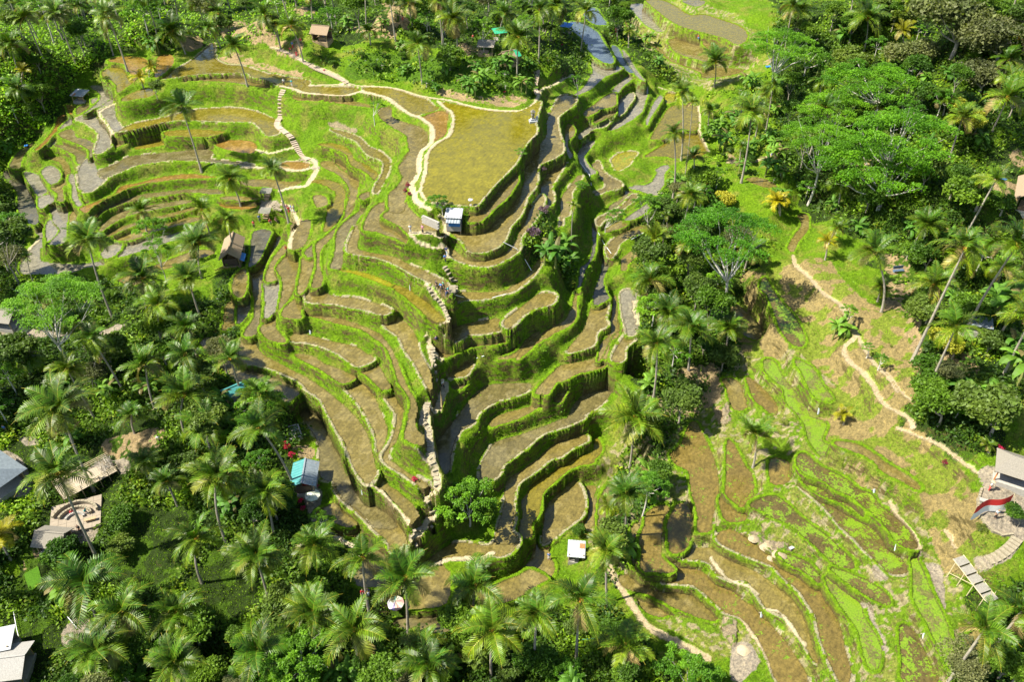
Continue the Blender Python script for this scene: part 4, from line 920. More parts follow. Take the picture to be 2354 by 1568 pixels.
def limbs(seed, tips, top, r0, n=9, fork=.55):
    """trunk and limbs from the origin to a fork, then to the tips; z of the canopy plane is `top`"""
    rs = np.random.RandomState(seed); mb = MB(); fk = np.array([rs.uniform(-.03, .03) * top, rs.uniform(-.03, .03) * top, top * fork])
    t = np.linspace(0, 1, 6)[:, None]; mb.tube(np.array([0, 0, -.6]) * (1 - t) + fk * t + np.array([[.02 * top, 0, 0]]) * np.sin(t * 3.1), np.linspace(r0 * 1.25, r0 * .75, 6), k=8); tips = list(tips); rs.shuffle(tips)
    for i, tp in enumerate(tips[:n]):
        tp = np.array(tp); bow = np.array([0, 0, -1]) * rs.uniform(.0, .12) * np.linalg.norm(tp - fk); p = fk * (1 - t) + tp * t + bow * np.sin(t * np.pi); p += rs.normal(size=p.shape) * .012 * top * np.sin(t * np.pi); mb.tube(p, np.linspace(r0 * .5, r0 * .10, 6), k=5)
        for j in range(2):
            s0 = p[3 + j]; e = s0 + (tp - fk) * rs.uniform(.2, .35) + rs.normal(size=3) * .07 * top; mb.tube([s0, (s0 + e) / 2, e], [r0 * .16, r0 * .1, r0 * .05], k=4)
    return mb
ROUND = [crown_round(21, 5200, .070), crown_round(22, 5200, .066, 11), crown_round(23, 4200, .08, 8, (.07, .13, .02), (.11, .17, .02))]
GREY = [crown_round(31, 7000, .05, 14, (.105, .125, .045), (.16, .17, .06)), crown_round(32, 6500, .052, 12, (.10, .13, .04), (.15, .17, .055))]
YEL = [crown_round(35, 3500, .07, 9, (.30, .32, .02), (.36, .36, .03))]
FLAT = [crown_flat(41, 17500, .0175, 44), crown_flat(42, 17500, .0175, 50)]
FEATH = [crown_flat(45, 7000, .034, 26, (.07, .18, .008), (.14, .31, .012)), crown_flat(46, 6000, .034, 22, (.07, .18, .008), (.15, .32, .014))]
TREES = """
albizia G 1800,610 1755,1310 380 .62|bright spreading tree with a bare white trunk right of the banana belt
albizia D 1120,620 1110,900 350 .6|bright spreading tree highest of the large canopies at right
albizia D 820,800 760,1130 260 .6|bright spreading tree left of the large canopies
albizia D 700,1020 630,1520 260 .6|spreading tree with the slim pale trunk left of the great canopy
albizia D 1330,1000 1170,1450 400 .55|bright spreading tree behind the great white limbs
albizia D 1150,1240 1150,1560 420 .42|great bright tree with forked white limbs on the right hill
albizia D 420,330 350,720 260 .55|thin crowned tree with white stems below the far terraces
feathery D 640,420 600,560 170 .5|sparse light green tree on the earth slope at upper right
albizia E 390,1110 580,1700 340 .6|dark green spreading tree with bare pale stems at left
feathery E 1130,560 1200,860 130 .5|vivid green tree between the left terraces and palms
feathery E 1160,720 1230,960 110 .5|vivid green lower tree below its taller twin at left
feathery J 1690,1350 1700,1560 230 .45|feathery bright tree at the foot of the stone ridge path
round J 1590,1480 1600,1530 120 .7|low leafy bush tree touching the foot of the ridge path
round J 1800,1440 1800,1500 120 .7|low leafy bush tree right under the feathery bright tree
round E 80,600 140,1000 150 .7|tall dark tree over the left edge below the pale ponds
feathery E 60,520 60,900 130 .7|sparse pale stemmed tree on the left edge
feathery M 2120,1480 2130,1640 260 .5|feathery tree cut by the bottom edge left of centre
feathery N 200,1360 230,1600 260 .5|feathery tree in the bottom left corner of the palm row
feathery O 1300,1530 1300,1640 260 .5|bright feathery tree at the bottom edge right of centre
round L 1560,260 1600,480 200 .8|round dark tree with orange specks left of the glossy one
round L 1960,320 1980,560 250 .8|glossy round tree near the grey roofed pavilion
yellow H 1660,1200 1700,1330 150 .8|yellow green round tree by the foot of the slanting palm
round H 1850,950 1870,1100 160 .8|dark tree by the grey tin roof on the right hill
round H 1500,960 1510,1060 150 .8|dark glossy round tree beside the dusty clearing
round H 1480,560 1500,680 150 .8|blue green tree right of the blue bench
round H 1540,1420 1560,1520 170 .8|green tree at the top of the dry slope
grey D 1700,150 1700,420 330 .8|large grey green tree at the top right
grey D 2020,280 2020,480 260 .8|grey green tree right of the largest grey tree
grey D 1400,400 1420,540 200 .8|grey green tree left edge of the grey wood
grey D 1900,560 1900,700 200 .8|greyish tree below the grey wood
yellow D 1860,900 1870,1000 130 .8|yellow leaved tree beside the bare branched one
yellow D 1740,780 1750,880 90 .8|small yellow tree behind the larger yellow one
round D 960,440 960,520 150 .8|dark round tree above the highest bright canopy
round D 1850,1440 1880,1560 210 .8|dark tree right of the great white limbs
round D 2050,1500 2060,1600 130 .8|green tree beside the brown thatched roof at right
round D 1330,100 1340,220 150 .8|shaded dark tree at the top right gap
feathery C 250,590 262,720 60 .5|slim little tree on the blue water terrace
feathery C 1290,1280 1290,1400 80 .7|small grey tree right of the round water garden
feathery G 1220,390 1228,600 110 .4|thin airy tree over the canal terraces
feathery G 1000,470 915,610 80 .3|leaning sapling over the canal terraces
round G 1650,200 1650,330 140 .8|round dark tree below the grey path
yellow G 1810,360 1820,420 90 .8|olive bush tree above the bright spreading tree
round B 1320,430 1330,520 130 .8|dark bush tree on the green slope
feathery B 1150,120 1160,250 110 .5|light green tree over the top slope
feathery B 1570,180 1580,390 90 .6|slender bluish tree behind the thatched shelter
feathery F 1460,370 1500,480 90 .6|small fresh green tree beside the white roofed hut
feathery B 790,780 770,930 60 .6|wispy sapling on the bank left of the mud lane
round A 1165,630 1170,735 60 .8|dark rounded shrub by the young yellow palms
feathery H 940,960 920,1070 65 .6|umbrella shaped papaya tree on the right hill path
feathery H 1080,1230 1065,1320 50 .6|papaya tree where the hill path forks
feathery H 1180,1320 1150,1410 55 .6|papaya tree just below the path fork
round L 2180,1120 2190,1230 90 .8|red flowering bush tree behind the flag
round O 500,440 500,480 60 .8|low leafy shrub by the white roofed shed
round I 820,130 830,260 150 .8|blackish tree at left beside the areca palm
round I 2050,1250 2060,1400 170 .8|dark shrub tree below the teal hut
round I 900,1390 900,1450 120 .8|clipped bush at the edge of the stone court
round M 900,560 900,620 110 .8|leafy bush beside the stone court
round I 1900,1350 1900,1450 150 .8|dark bushy tree in the lower left hollow
""".strip().splitlines()
def build_tree(kind, base, top, rad, lab, group, seed, squash=.75):
    H_ = top.z - base.z; names = {"albizia": "spreading_tree", "feathery": "feathery_tree", "round": "broadleaf_tree", "grey": "broadleaf_tree", "yellow": "broadleaf_tree"}
    root = empty(names[kind], base); tag(root, lab, "tree", group); rz = rnd.uniform(0, 6.28); off = top - base
    if kind in ("albizia", "feathery"):
        me, cs = (FLAT if kind == "albizia" else FEATH)[seed % 2]; zs = rad * (1.0 if kind == "albizia" else 1.5)
        place(me, "crown", root, off, (rad, rad, zs), 0)
        tips = [(off.x + c[0] * rad, off.y + c[1] * rad, off.z + c[2] * zs) for c in cs[::3]]
        mb = limbs(seed, tips, H_, max(.10, rad * .035), 10 if kind == "albizia" else 6, squash); o = place(mb.mesh("trunk", PALE, True), "trunk", root)
    else:
        me = {"round": ROUND, "grey": GREY, "yellow": YEL}[kind]; me = me[seed % len(me)]; place(me, "crown", root, off, (rad, rad, rad * .85), rz)
        tips = [(off.x + rad * .5 * math.cos(a), off.y + rad * .5 * math.sin(a), off.z + rad * .1) for a in (0, 1.3, 2.6, 3.9, 5.2)]
        place(limbs(seed, tips, max(H_, rad * .6), max(.08, rad * .05), 5, .4).mesh("trunk", BARK, True), "trunk", root)
    return root
for k, ln in enumerate(TREES):
    a, lab = ln.split('|'); kind, t, c_, b_, r_, sq = a.split(' '); cx, cy = map(float, c_.split(',')); bx, by = map(float, b_.split(','))
    base = hit1(t, bx, by); top, s_ = ray_at_vertical(base, t, cx, cy); rad = float(r_) / 2.24 * SRC2Z / FPX * s_
    if kind not in ("albizia", "feathery"): top.z = max(top.z, base.z + rad * .55)
    build_tree(kind, base, top, rad, lab, None, k + 3, float(sq) * .8)
# --- bananas
def banana(seed, n=3):
    rs = np.random.RandomState(seed); lv = MB(); sts = []
    for s_ in range(n):
        o = np.array([rs.uniform(-.9, .9), rs.uniform(-.9, .9), 0]) * (n > 1); hh = rs.uniform(1.3, 2.6); st = MB(); sts.append(st); st.tube([o + [0, 0, -.3], o + [0, 0, hh * .5], o + [0, 0, hh]], [.16, .13, .08], k=7)
        for i in range(8):
            az = i * 2.4 + rs.rand(); el = R(78 - i * 11); L = rs.uniform(1.7, 2.5); h = np.array([math.cos(az), math.sin(az), 0]); sd_ = np.array([-math.sin(az), math.cos(az), 0]); p = o + [0, 0, hh]; P = [p]
            for j in range(7):
                e = el - R(95) * ((j + 1) / 7) ** 1.5; p = p + (h * math.cos(e) + np.array([0, 0, 1]) * math.sin(e)) * L / 7; P.append(p)
            P = np.array(P); wd = np.array([.03, .2, .31, .34, .33, .28, .19, .02]); c = np.array([.085, .19, .018]) * rs.uniform(.75, 1.5) if rs.rand() > .08 else np.array([.17, .15, .05])
            for sg in (-1, 1):
                E = P + sd_ * sg * wd[:, None] + np.array([0, 0, -.10]) * (wd[:, None] / .34) + rs.normal(size=(8, 3)) * .03; cc = np.tile(c * (1.1 if sg > 0 else .85), (7, 1)); G_ = P.copy(); lv.quads(np.stack([G_[:-1], E[:-1], E[1:], G_[1:]], 1), cc)
    return lv.mesh("leaves", LEAF), [st.mesh("stem", GRN, True) for st in sts]
BAN = [banana(61), banana(62), banana(63, 2), banana(64, 4)]
def put_banana(base, k, lab, group, sc):
    r_ = empty("banana_plant", base, rnd.uniform(0, 6.28)); r_.scale = (sc, sc, sc); tag(r_, lab, "banana plant", group); lv, st = BAN[k % 4]; place(lv, "leaves", r_); [place(s_, "stem", r_) for s_ in st]; return r_
for k, (t, x, y, sc, lab) in enumerate((("G", 500, 860, 1.35, "banana clump on the central spur nearest the purple shrubs"), ("G", 590, 800, 1.25, "banana clump highest on the central spur"), ("G", 610, 890, 1.2, "banana clump on the central spur nearest the dark gully"), ("K", 1640, 1230, 1.35, "banana clump casting jagged shade on the brown lower terrace"), ("K", 1720, 1160, 1.2, "banana clump just above the one shading the brown lower terrace"), ("A", 1170, 390, 1.2, "banana plant beside the topmost ponds"), ("G", 1750, 1330, 1.4, "banana plant at the foot of the bare white trunk"), ("H", 2000, 1000, 1.8, "broad leaved plant thicket at the right edge"), ("L", 2180, 120, 1.6, "big leaved plant above the grey roofed pavilion"), ("M", 1120, 1420, 1.2, "dark banana clump in the bottom left garden"), ("G", 1440, 280, 1.4, "banana clump by the round water garden"), ("D", 880, 320, 1.3, "banana plants on the earth bank at upper right"), ("H", 850, 1180, 1.1, "dark leafy plant on the shaded hill bank"))):
    put_banana(hit1(t, x, y), k, lab, None, sc)
# --- scattered growth in the wild areas
def inpoly(x, y, p):
    c = False; j = len(p) - 1
    for i in range(len(p)):
        if (p[i][1] > y) != (p[j][1] > y) and x < (p[j][0] - p[i][0]) * (y - p[i][1]) / (p[j][1] - p[i][1]) + p[i][0]: c = not c
        j = i
    return c
def gidx(x, y):
    r = int(np.clip(round(float(np.interp(y, ys, np.arange(NY)))), 0, NY - 1)); c = int(np.clip(round(float(np.interp(x / float(Dy(y)), sv_, np.arange(NX)))), 0, NX - 1)); return r, c
CLEAR = [(hit1(t, x, y), r_) for t, x, y, r_ in (("I", 60, 1060, 7), ("I", 740, 1090, 6), ("I", 560, 1380, 6), ("M", 410, 480, 4), ("M", 250, 750, 4), ("M", 60, 1400, 7), ("M", 1130, 560, 8), ("M", 1690, 830, 6.5), ("J", 480, 1150, 5), ("J", 520, 1350, 4), ("O", 475, 580, 4), ("E", 1740, 680, 5), ("F", 190, 400, 4.5),
    ("F", 1590, 480, 3), ("B", 380, 280, 2.6), ("B", 1600, 380, 2.4), ("B", 1760, 450, 2.4), ("B", 1700, 270, 2), ("B", 950, 110, 4), ("A", 590, 700, 3.5), ("E", 60, 1270, 6), ("E", 600, 1360, 3), ("E", 850, 1310, 3), ("L", 2160, 780, 5), ("H", 1300, 660, 4), ("H", 1350, 830, 3), ("H", 1430, 1120, 4), ("H", 1880, 1090, 2.5), ("D", 2140, 1430, 7), ("D", 2180, 1200, 4), ("P", 1050, 480, 4), ("I", 1750, 460, 3), ("I", 1000, 800, 6), ("N", 940, 980, 3.5), ("N", 720, 900, 3), ("I", 1950, 300, 2), ("H", 1600, 1360, 4), ("M", 600, 1200, 4))]
def free(x, y, m=0.0):
    r, c = gidx(x, y)
    if PID[r, c] >= 0 or LOOK[r, c] == 2: return False
    return all((x - v.x) ** 2 + (y - v.y) ** 2 > (q_ + m) ** 2 for v, q_ in CLEAR)
def injungle(px, py): return any(inpoly(px, py, p) for p in JUN)
def region(px, py):
    if px < 760 and py > 560: return "in the lower left jungle" if py > 950 else "in the left jungle beside the terraces"
    if py > 1250: return "along the bottom edge below the terraces" if px < 1500 else "in the lower right corner"
    if py < 420 and px < 760: return "in the upper left jungle"
    if py < 220 and px < 1500: return "on the wooded slope along the top"
    if px < 1760: return "in the green belt right of the terraces"
    return "in the right hand forest" if py > 420 else "in the upper right forest"
pts = []; cnt = {}
def scatter(want, mind, rmin, rmax, kinds, hk, seed, ymax=1620):
    rr = random.Random(seed); got = 0; tries = 0
    while got < want and tries < want * 60:
        tries += 1; px, py = rr.uniform(-40, 2394), rr.uniform(-60, ymax)
        if not injungle(min(max(px, 2), 2352), min(max(py, 2), 1566)): continue
        b = hits([px], [py])[0]; x, y, z = b
        if y > 330 or not free(x, y, rmin): continue
        if any((x - a) ** 2 + (y - c) ** 2 < (mind * .5 * (1 + (q_ / 3))) ** 2 for a, c, q_ in pts): continue
        rad = rr.uniform(rmin, rmax); hh = rad * rr.uniform(*hk); tp = proj((x, y, z + hh + rad * .6))
        if not injungle(min(max(tp[0], 2), 2352), min(max(tp[1], 2), 1566)): rad *= .6; hh = rad * .7
        tp = proj((x, y, z + hh + rad * .6)); 
        if tp[1] > 0 and not injungle(min(max(tp[0], 2), 2352), min(max(tp[1], 2), 1566)): continue
        pts.append((x, y, rad)); kd = rr.choice(kinds); reg = region(px, py); got += 1
        if kd == "banana": put_banana(Vector((x, y, z)), rr.randrange(4), "wild banana clump " + reg, "banana clumps " + reg, rr.uniform(.8, 1.25))
        else:
            adj = {"round": "dark rounded leafy tree ", "grey": "olive grey leafy tree ", "yellow": "yellow green leafy tree ", "feathery": "light fine leaved tree "}[kd]
            build_tree(kd, Vector((x, y, z)), Vector((x, y, z + hh)), rad, adj + reg, adj + reg, rr.randrange(1000), .8)
def wild_palm(b, h, rad, reg, k):
    root = empty("coconut_palm", b); tag(root, "coconut palm rising among other palms " + reg, "palm tree", "wild palms " + reg); tp = Vector((rnd.uniform(-.12, .12) * h, rnd.uniform(-.1, .1) * h, h))
    place(WTR[k % 4], "trunk", root, (0, 0, 0), (1, 1, h / 8.0)).rotation_euler = (-math.atan2(tp.y, h), math.atan2(tp.x, h), 0); cr = place(CROWNS[k % 8], "crown", root, tp, (rad, rad, rad * .95), rnd.uniform(0, 6.28)); cr.rotation_euler.x = rnd.uniform(-.2, .2); cr.rotation_euler.y = rnd.uniform(-.2, .2)
WTR = [trunk_mesh((0, 0, 8.0), .2, .13, BARK, .06, 90 + i) for i in range(4)]
JUN += [parse('1570,300 1620,230 1780,190 1800,470 1700,400'), parse('640,60 1240,100 1230,160 1100,130 700,110')]
PB = [Vector(o.location) for o in col.objects if o.parent is None and o.name.startswith("coconut_palm")]
rr = random.Random(19); got = 0
for k in range(9000):
    if got >= 150: break
    px, py = rr.uniform(-60, 2414), rr.uniform(-80, 1600)
    if not injungle(min(max(px, 2), 2352), min(max(py, 2), 1566)): continue
    if (1780 < px < 2300 and 0 < py < 520 and rr.random() < .85) or (py > 250 and rr.random() < .35): continue
    x, y, z = hits([px], [py])[0]
    if y > 300 or not free(x, y, .5) or any((x - v.x) ** 2 + (y - v.y) ** 2 < 30 for v in PB): continue
    h = rr.uniform(6, 13); tp = proj((x, y, z + h)); rad = rr.uniform(3.8, 5.6); zc_ = rad / tp[2] * FPX
    for _ in range(3):
        if tp[1] > 0 and not injungle(min(max(tp[0], 2), 2352), min(max(tp[1] - zc_ * .5, 2), 1566)): h *= .65; rad *= .85; tp = proj((x, y, z + h)); zc_ = rad / tp[2] * FPX
    if tp[1] > 0 and not injungle(min(max(tp[0], 2), 2352), min(max(tp[1] - zc_ * .4, 2), 1566)): continue
    PB.append(Vector((x, y, z))); wild_palm(Vector((x, y, z)), h, rad, region(px, py), k); got += 1
print('wild palms', got); JUN = JUN[:-2]
scatter(70, 4.5, 2.6, 4.8, ["round", "round", "round", "grey", "feathery"], (1.3, 2.3), 4, 110)
scatter(215, 3.2, 1.5, 3.6, ["round"] * 6 + ["feathery"] * 3 + ["grey"], (1.0, 2.2), 5)
JUNS, JUN = JUN, [parse("1560,330 1600,250 1640,210 1790,170 1800,480 1720,420 1640,380"), parse("640,120 900,110 1240,150 1230,215 1100,232 950,205 800,165")]; SEMI = JUN
scatter(120, 1.5, .5, 1.4, ["round", "round", "feathery", "banana"], (.6, 1.0), 8)
JUN = JUNS
scatter(80, 2.4, .8, 1.5, ["banana"], (1.2, 1.5), 6)
print('scattered', len(pts))
# undergrowth: leaf clumps covering the wild floor
rs = np.random.RandomState(77); mb = MB(); M_ = 60000
px = rs.uniform(-60, 2414, M_); py = rs.uniform(-40, 1640, M_) ; semi = np.array([any(inpoly(a, b, p) for p in SEMI) for a, b in zip(px, py)]) & (rs.rand(M_) < .35); ok = semi | np.array([injungle(min(max(a, 2), 2352), min(max(b, 2), 1566)) for a, b in zip(px, py)])
dens = np.clip((py + 500) / 900, .5, 1.4); ok &= rs.rand(M_) < .8
H3 = hits(px[ok], py[ok]); 
def near_clear(P):
    m = np.zeros(len(P), bool)
    for v, r_ in CLEAR: m |= (P[:, 0] - v.x) ** 2 + (P[:, 1] - v.y) ** 2 < (r_ * .85) ** 2
    return m
def look_at(P):
    r = np.clip(np.round(np.interp(P[:, 1], ys, np.arange(NY))).astype(int), 0, NY - 1); c = np.clip(np.round(np.interp(P[:, 0] / Dy(P[:, 1]), sv_, np.arange(NX))).astype(int), 0, NX - 1); return np.where(PID[r, c] >= 0, 1, LOOK[r, c])
def earthy(P):
    r = np.clip(np.round(np.interp(P[:, 1], ys, np.arange(NY))).astype(int), 0, NY - 1); c = np.clip(np.round(np.interp(P[:, 0] / Dy(P[:, 1]), sv_, np.arange(NX))).astype(int), 0, NX - 1); return C[r, c, 0]
k_ = (look_at(H3) == 0) & ~near_clear(H3) & (earthy(H3) < .25) & (H3[:, 1] < 380); H3 = H3[k_]; print('undergrowth', len(H3))
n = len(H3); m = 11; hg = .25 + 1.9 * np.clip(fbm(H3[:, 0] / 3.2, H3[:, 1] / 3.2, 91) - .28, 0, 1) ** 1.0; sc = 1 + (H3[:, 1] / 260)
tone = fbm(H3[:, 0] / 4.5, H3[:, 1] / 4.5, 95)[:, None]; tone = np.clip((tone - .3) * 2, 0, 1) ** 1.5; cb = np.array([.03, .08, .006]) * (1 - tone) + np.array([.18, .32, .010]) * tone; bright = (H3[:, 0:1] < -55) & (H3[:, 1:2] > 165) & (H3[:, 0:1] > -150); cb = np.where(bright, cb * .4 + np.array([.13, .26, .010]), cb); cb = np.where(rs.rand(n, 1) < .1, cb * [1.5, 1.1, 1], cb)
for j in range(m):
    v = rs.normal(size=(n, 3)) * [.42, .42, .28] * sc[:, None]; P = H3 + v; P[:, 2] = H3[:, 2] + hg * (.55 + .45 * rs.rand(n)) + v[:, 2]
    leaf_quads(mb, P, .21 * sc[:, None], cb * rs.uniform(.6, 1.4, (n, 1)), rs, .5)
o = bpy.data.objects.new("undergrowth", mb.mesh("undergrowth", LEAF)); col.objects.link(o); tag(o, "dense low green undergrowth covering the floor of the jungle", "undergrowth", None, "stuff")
# grass on the banks, risers and lawns
px = rs.uniform(0, 2354, 330000); py = rs.uniform(0, 1568, 330000); H3 = hits(px, py); lk_ = look_at(H3); e_ = earthy(H3)
k_ = ((lk_ == 0) & (e_ < .25) | (lk_ == 3) | ((lk_ == 4) & (rs.rand(len(lk_)) < .3))) & (H3[:, 1] < 330); k_ &= ~((lk_ == 0) & (rs.rand(len(lk_)) < .25)) & (lk_ != 4); H3 = H3[k_]; n = len(H3); print('grass', n)
a = rs.rand(n) * 6.28; sz = rs.uniform(.06, .15, n) * np.where(lk_[k_] == 3, .8, 1) * (1 + H3[:, 1] / 400); dx = np.stack([np.cos(a), np.sin(a), 0 * a], 1) * sz[:, None] * .55; lean = rs.normal(size=(n, 3)) * .09; lean[:, 2] = sz * 1.1
tone = fbm(H3[:, 0] / 3, H3[:, 1] / 3, 97)[:, None]; cg = np.array([.085, .21, .005]) * (1 - tone) + np.array([.20, .34, .008]) * tone; mb = MB(); B0 = H3 - [0, 0, .04]
r_i = np.clip(np.round(np.interp(H3[:, 1], ys, np.arange(NY))).astype(int), 1, NY - 2); c_i = np.clip(np.round(np.interp(H3[:, 0] / Dy(H3[:, 1]), sv_, np.arange(NX))).astype(int), 1, NX - 2)
stp = np.abs(Z[r_i + 1, c_i] - Z[r_i - 1, c_i]) + np.abs(Z[r_i, c_i + 1] - Z[r_i, c_i - 1]); pick = (stp > .35) & (fbm(H3[:, 0] / 1.7, H3[:, 1] / 1.7, 99) > .56) & (rs.rand(n) < .28); Hc = H3[pick]; print('bank clumps', len(Hc))
for j in range(4):
    leaf_quads(mb, Hc + rs.normal(size=(len(Hc), 3)) * [.16, .16, .12] + [0, 0, .08], .10, np.array([.085, .21, .006]) * rs.uniform(.55, 1.5, (len(Hc), 1)), rs, .4)
mb.quads(np.stack([B0 - dx, B0 + dx, B0 + dx * .5 + lean, B0 - dx * .5 + lean * 1.1], 1), cg * rs.uniform(.65, 1.3, (n, 1)))
o = bpy.data.objects.new("grass", mb.mesh("grass", LEAF)); col.objects.link(o); tag(o, "short bright green grass tufts on the terrace banks", "grass", None, "stuff")
# ------------------------------------------------------------------ huts, shrine, decks, people and small things
def mpx(p, px, t='A'):
    """metres spanned by a length measured in tile pixels at a point"""
    f = 1.28 if t == 'P' else 2.24; return px / f * SRC2Z / FPX * proj(p)[2]
TIN = m_simple("weathered_tin", (.20, .235, .26), .45, 3, .25, 0, .1, .5); WHT = m_simple("white_sheet", (.36, .38, .39), .6, 2, .1, 0, .05); THATCH = m_simple("grey_thatch", (.22, .20, .165), .95, 14, .4, 0, .9)
BTHATCH = m_simple("brown_thatch", (.27, .20, .13), .95, 14, .4, 0, .9); TEAL = m_simple("teal_sheet", (.05, .22, .22), .5, 2, .15, 0, .05); GREENS = m_simple("green_sheet", (.03, .32, .17), .5, 2, .15, 0, .05)
WOOD = m_simple("worn_wood", (.36, .26, .15), .85, 8, .35); BAMBOO = m_simple("dry_bamboo", (.50, .42, .26), .7, 9, .3); CONC = m_simple("concrete", (.33, .31, .275), .9, 4, .2); STONE = m_simple("pale_stone", (.26, .225, .155), .9, 5, .3)
ORANGE = m_simple("orange_post", (.55, .20, .05), .7, 5, .15); BLUE = m_simple("blue_tarpaulin", (.03, .16, .45), .5, 2, .2); RUST = m_simple("rusty_sheet", (.36, .15, .06), .8, 5, .4); DARK = m_simple("dark_wood", (.10, .07, .05), .9, 6, .3)
RED = m_simple("red_cloth", (.62, .03, .03), .7, 4, .12); WCL = m_simple("white_cloth", (.78, .78, .78), .7, 4, .06); CA = m_colattr("painted_cloth"); TILEM = m_simple("grey_tiles", (.30, .29, .27), .85, 8, .3, 0, .6)
def box(mb, c, s, c_=(.5, .5, .5), rz=0.0, tilt=None):
    c = np.array(c, float); h = np.array(s, float) / 2; P = np.array([[x, y, z] for x in (-1, 1) for y in (-1, 1) for z in (-1, 1)], float) * h
    if tilt is not None: P = P @ np.array(Matrix.Rotation(tilt[0], 3, tilt[1])).T
    if rz: P = P @ np.array(Matrix.Rotation(rz, 3, 'Z')).T
    P += c; F = [(0, 1, 3, 2), (4, 6, 7, 5), (0, 4, 5, 1), (2, 3, 7, 6), (0, 2, 6, 4), (1, 5, 7, 3)]; mb.quads(np.array([[P[i] for i in f] for f in F]), np.tile(c_, (6, 1)))
def mk(name, material, parent, fn, loc=(0, 0, 0), rz=0.0, smooth=False):
    mb = MB(); fn(mb); return place(mb.mesh(name, material, smooth), name, parent, loc, (1, 1, 1), rz)
def slab(mb, q4, th, c=(.5, .5, .5), corr=0):
    """thick sheet through four corners; corr > 0 corrugates it"""
    q4 = np.array(q4, float); n = max(corr, 1) * 2 if corr else 1; nrm = np.cross(q4[1] - q4[0], q4[3] - q4[0]); nrm /= np.linalg.norm(nrm); 
    if nrm[2] < 0: nrm = -nrm
    for i in range(n):
        a, b = i / n, (i + 1) / n; w0, w1 = ((.05 if i % 2 else 0), (0 if i % 2 else .05)) if corr else (0, 0)
        p = [q4[0] * (1 - a) + q4[1] * a + nrm * w0, q4[0] * (1 - b) + q4[1] * b + nrm * w1, q4[3] * (1 - b) + q4[2] * b + nrm * w1, q4[3] * (1 - a) + q4[2] * a + nrm * w0]
        lo = [v - nrm * th for v in p]; F = [p, lo[::-1], [p[0], p[3], lo[3], lo[0]], [p[1], lo[1], lo[2], p[2]], [p[0], lo[0], lo[1], p[1]], [p[3], p[2], lo[2], lo[3]]]; mb.quads(np.array(F), np.tile(c, (6, 1)))
def hut(name, lab, cat, base, rz, L, W_, H_, rise, rmat, posts=WOOD, rmat2=None, floor=CONC, wall=None, corr=0, kind='gable', th=.12, under=None, fh=.25):
    """ridge along local x; L along ridge, W_ across"""
    r_ = empty(name, base, rz); tag(r_, lab, cat); a, b = L / 2, W_ / 2
    for sx in (-1, 1):
        for sy in (-1, 1): mk("post", posts, r_, lambda m, sx=sx, sy=sy: box(m, (sx * a * .8, sy * b * .75, H_ / 2), (.13, .13, H_ + .5)))
    if kind == 'shed': slabs = [([(-a, -b, H_), (a, -b, H_), (a, b, H_ + rise), (-a, b, H_ + rise)], rmat)]
    elif kind == 'hip':
        k_ = a * .45; T = H_ + rise; slabs = [([(-a, -b, H_), (a, -b, H_), (k_, 0, T), (-k_, 0, T)], rmat), ([(a, b, H_), (-a, b, H_), (-k_, 0, T), (k_, 0, T)], rmat), ([(a, -b, H_), (a, b, H_), (k_, .01, T), (k_, -.01, T)], rmat), ([(-a, b, H_), (-a, -b, H_), (-k_, -.01, T), (-k_, .01, T)], rmat)]
    else: slabs = [([(-a, -b, H_), (a, -b, H_), (a, 0, H_ + rise), (-a, 0, H_ + rise)], rmat), ([(a, b, H_), (-a, b, H_), (-a, 0, H_ + rise), (a, 0, H_ + rise)], rmat2 or rmat)]
    for q4, m_ in slabs: mk("roof", m_, r_, lambda m, q4=q4: slab(m, q4, th, corr=corr))
    if kind == 'gable': mk("ridge_cap", rmat, r_, lambda m: box(m, (0, 0, H_ + rise + .03), (L * 1.01, .22, .12)))
    mk("floor", floor, r_, lambda m: box(m, (0, 0, fh - .6), (L * .86, W_ * .82, 1.2)))
    if wall: mk("wall", wall, r_, lambda m: (box(m, (0, b * .72, H_ * .45), (L * .8, .1, H_ * .8)), box(m, (-a * .8, 0, H_ * .45), (.1, W_ * .62, H_ * .8))))
    if under: mk("table", under, r_, lambda m: (box(m, (0, -.2, fh + .7), (L * .5, W_ * .3, .08)), box(m, (0, -.2, fh + .33), (L * .4, .12, .66))))
    return r_
def B_(t, x, y): return hit1(t, x, y)
h_ = hut("tin_roofed_hut", "small open hut with grey tin roof by the far left ponds", "hut", B_('A', 610, 745), R(-12), 3.6, 3.0, 1.7, .45, TIN, kind='shed', corr=7, under=WOOD)
mk("roof_patch", WHT, h_, lambda m: slab(m, [(-1.5, -1.5, 1.76), (-.85, -1.5, 1.76), (-.85, 1.5, 2.21), (-1.5, 1.5, 2.21)], .04)); mk("rust_patch", RUST, h_, lambda m: slab(m, [(-1.0, -1.48, 1.80), (-.5, -1.48, 1.80), (-.5, -.5, 1.95), (-1.0, -.5, 1.95)], .03))
hut("thatched_hut", "brown thatched hut above the stone steps on the top slope", "hut", B_('B', 385, 300), R(-15), 4.6, 4.0, 2.1, 1.5, BTHATCH, floor=WOOD, wall=DARK, under=WOOD)
hut("thatched_shelter", "flat grey thatched shelter beside the sandy terrace at top centre", "hut", B_('B', 1600, 395), R(-8), 4.0, 3.0, 2.0, .7, THATCH, floor=WOOD, kind='shed')
h_ = hut("thatched_hut", "thatched hut with a green roof panel at top centre", "hut", B_('B', 1775, 470), R(28), 4.2, 3.4, 1.9, 1.1, BTHATCH, floor=WOOD, wall=DARK)
mk("roof_panel", GREENS, h_, lambda m: slab(m, [(.9, -1.75, 1.98), (2.15, -1.75, 1.98), (2.15, -.1, 3.05), (.9, -.1, 3.05)], .04))
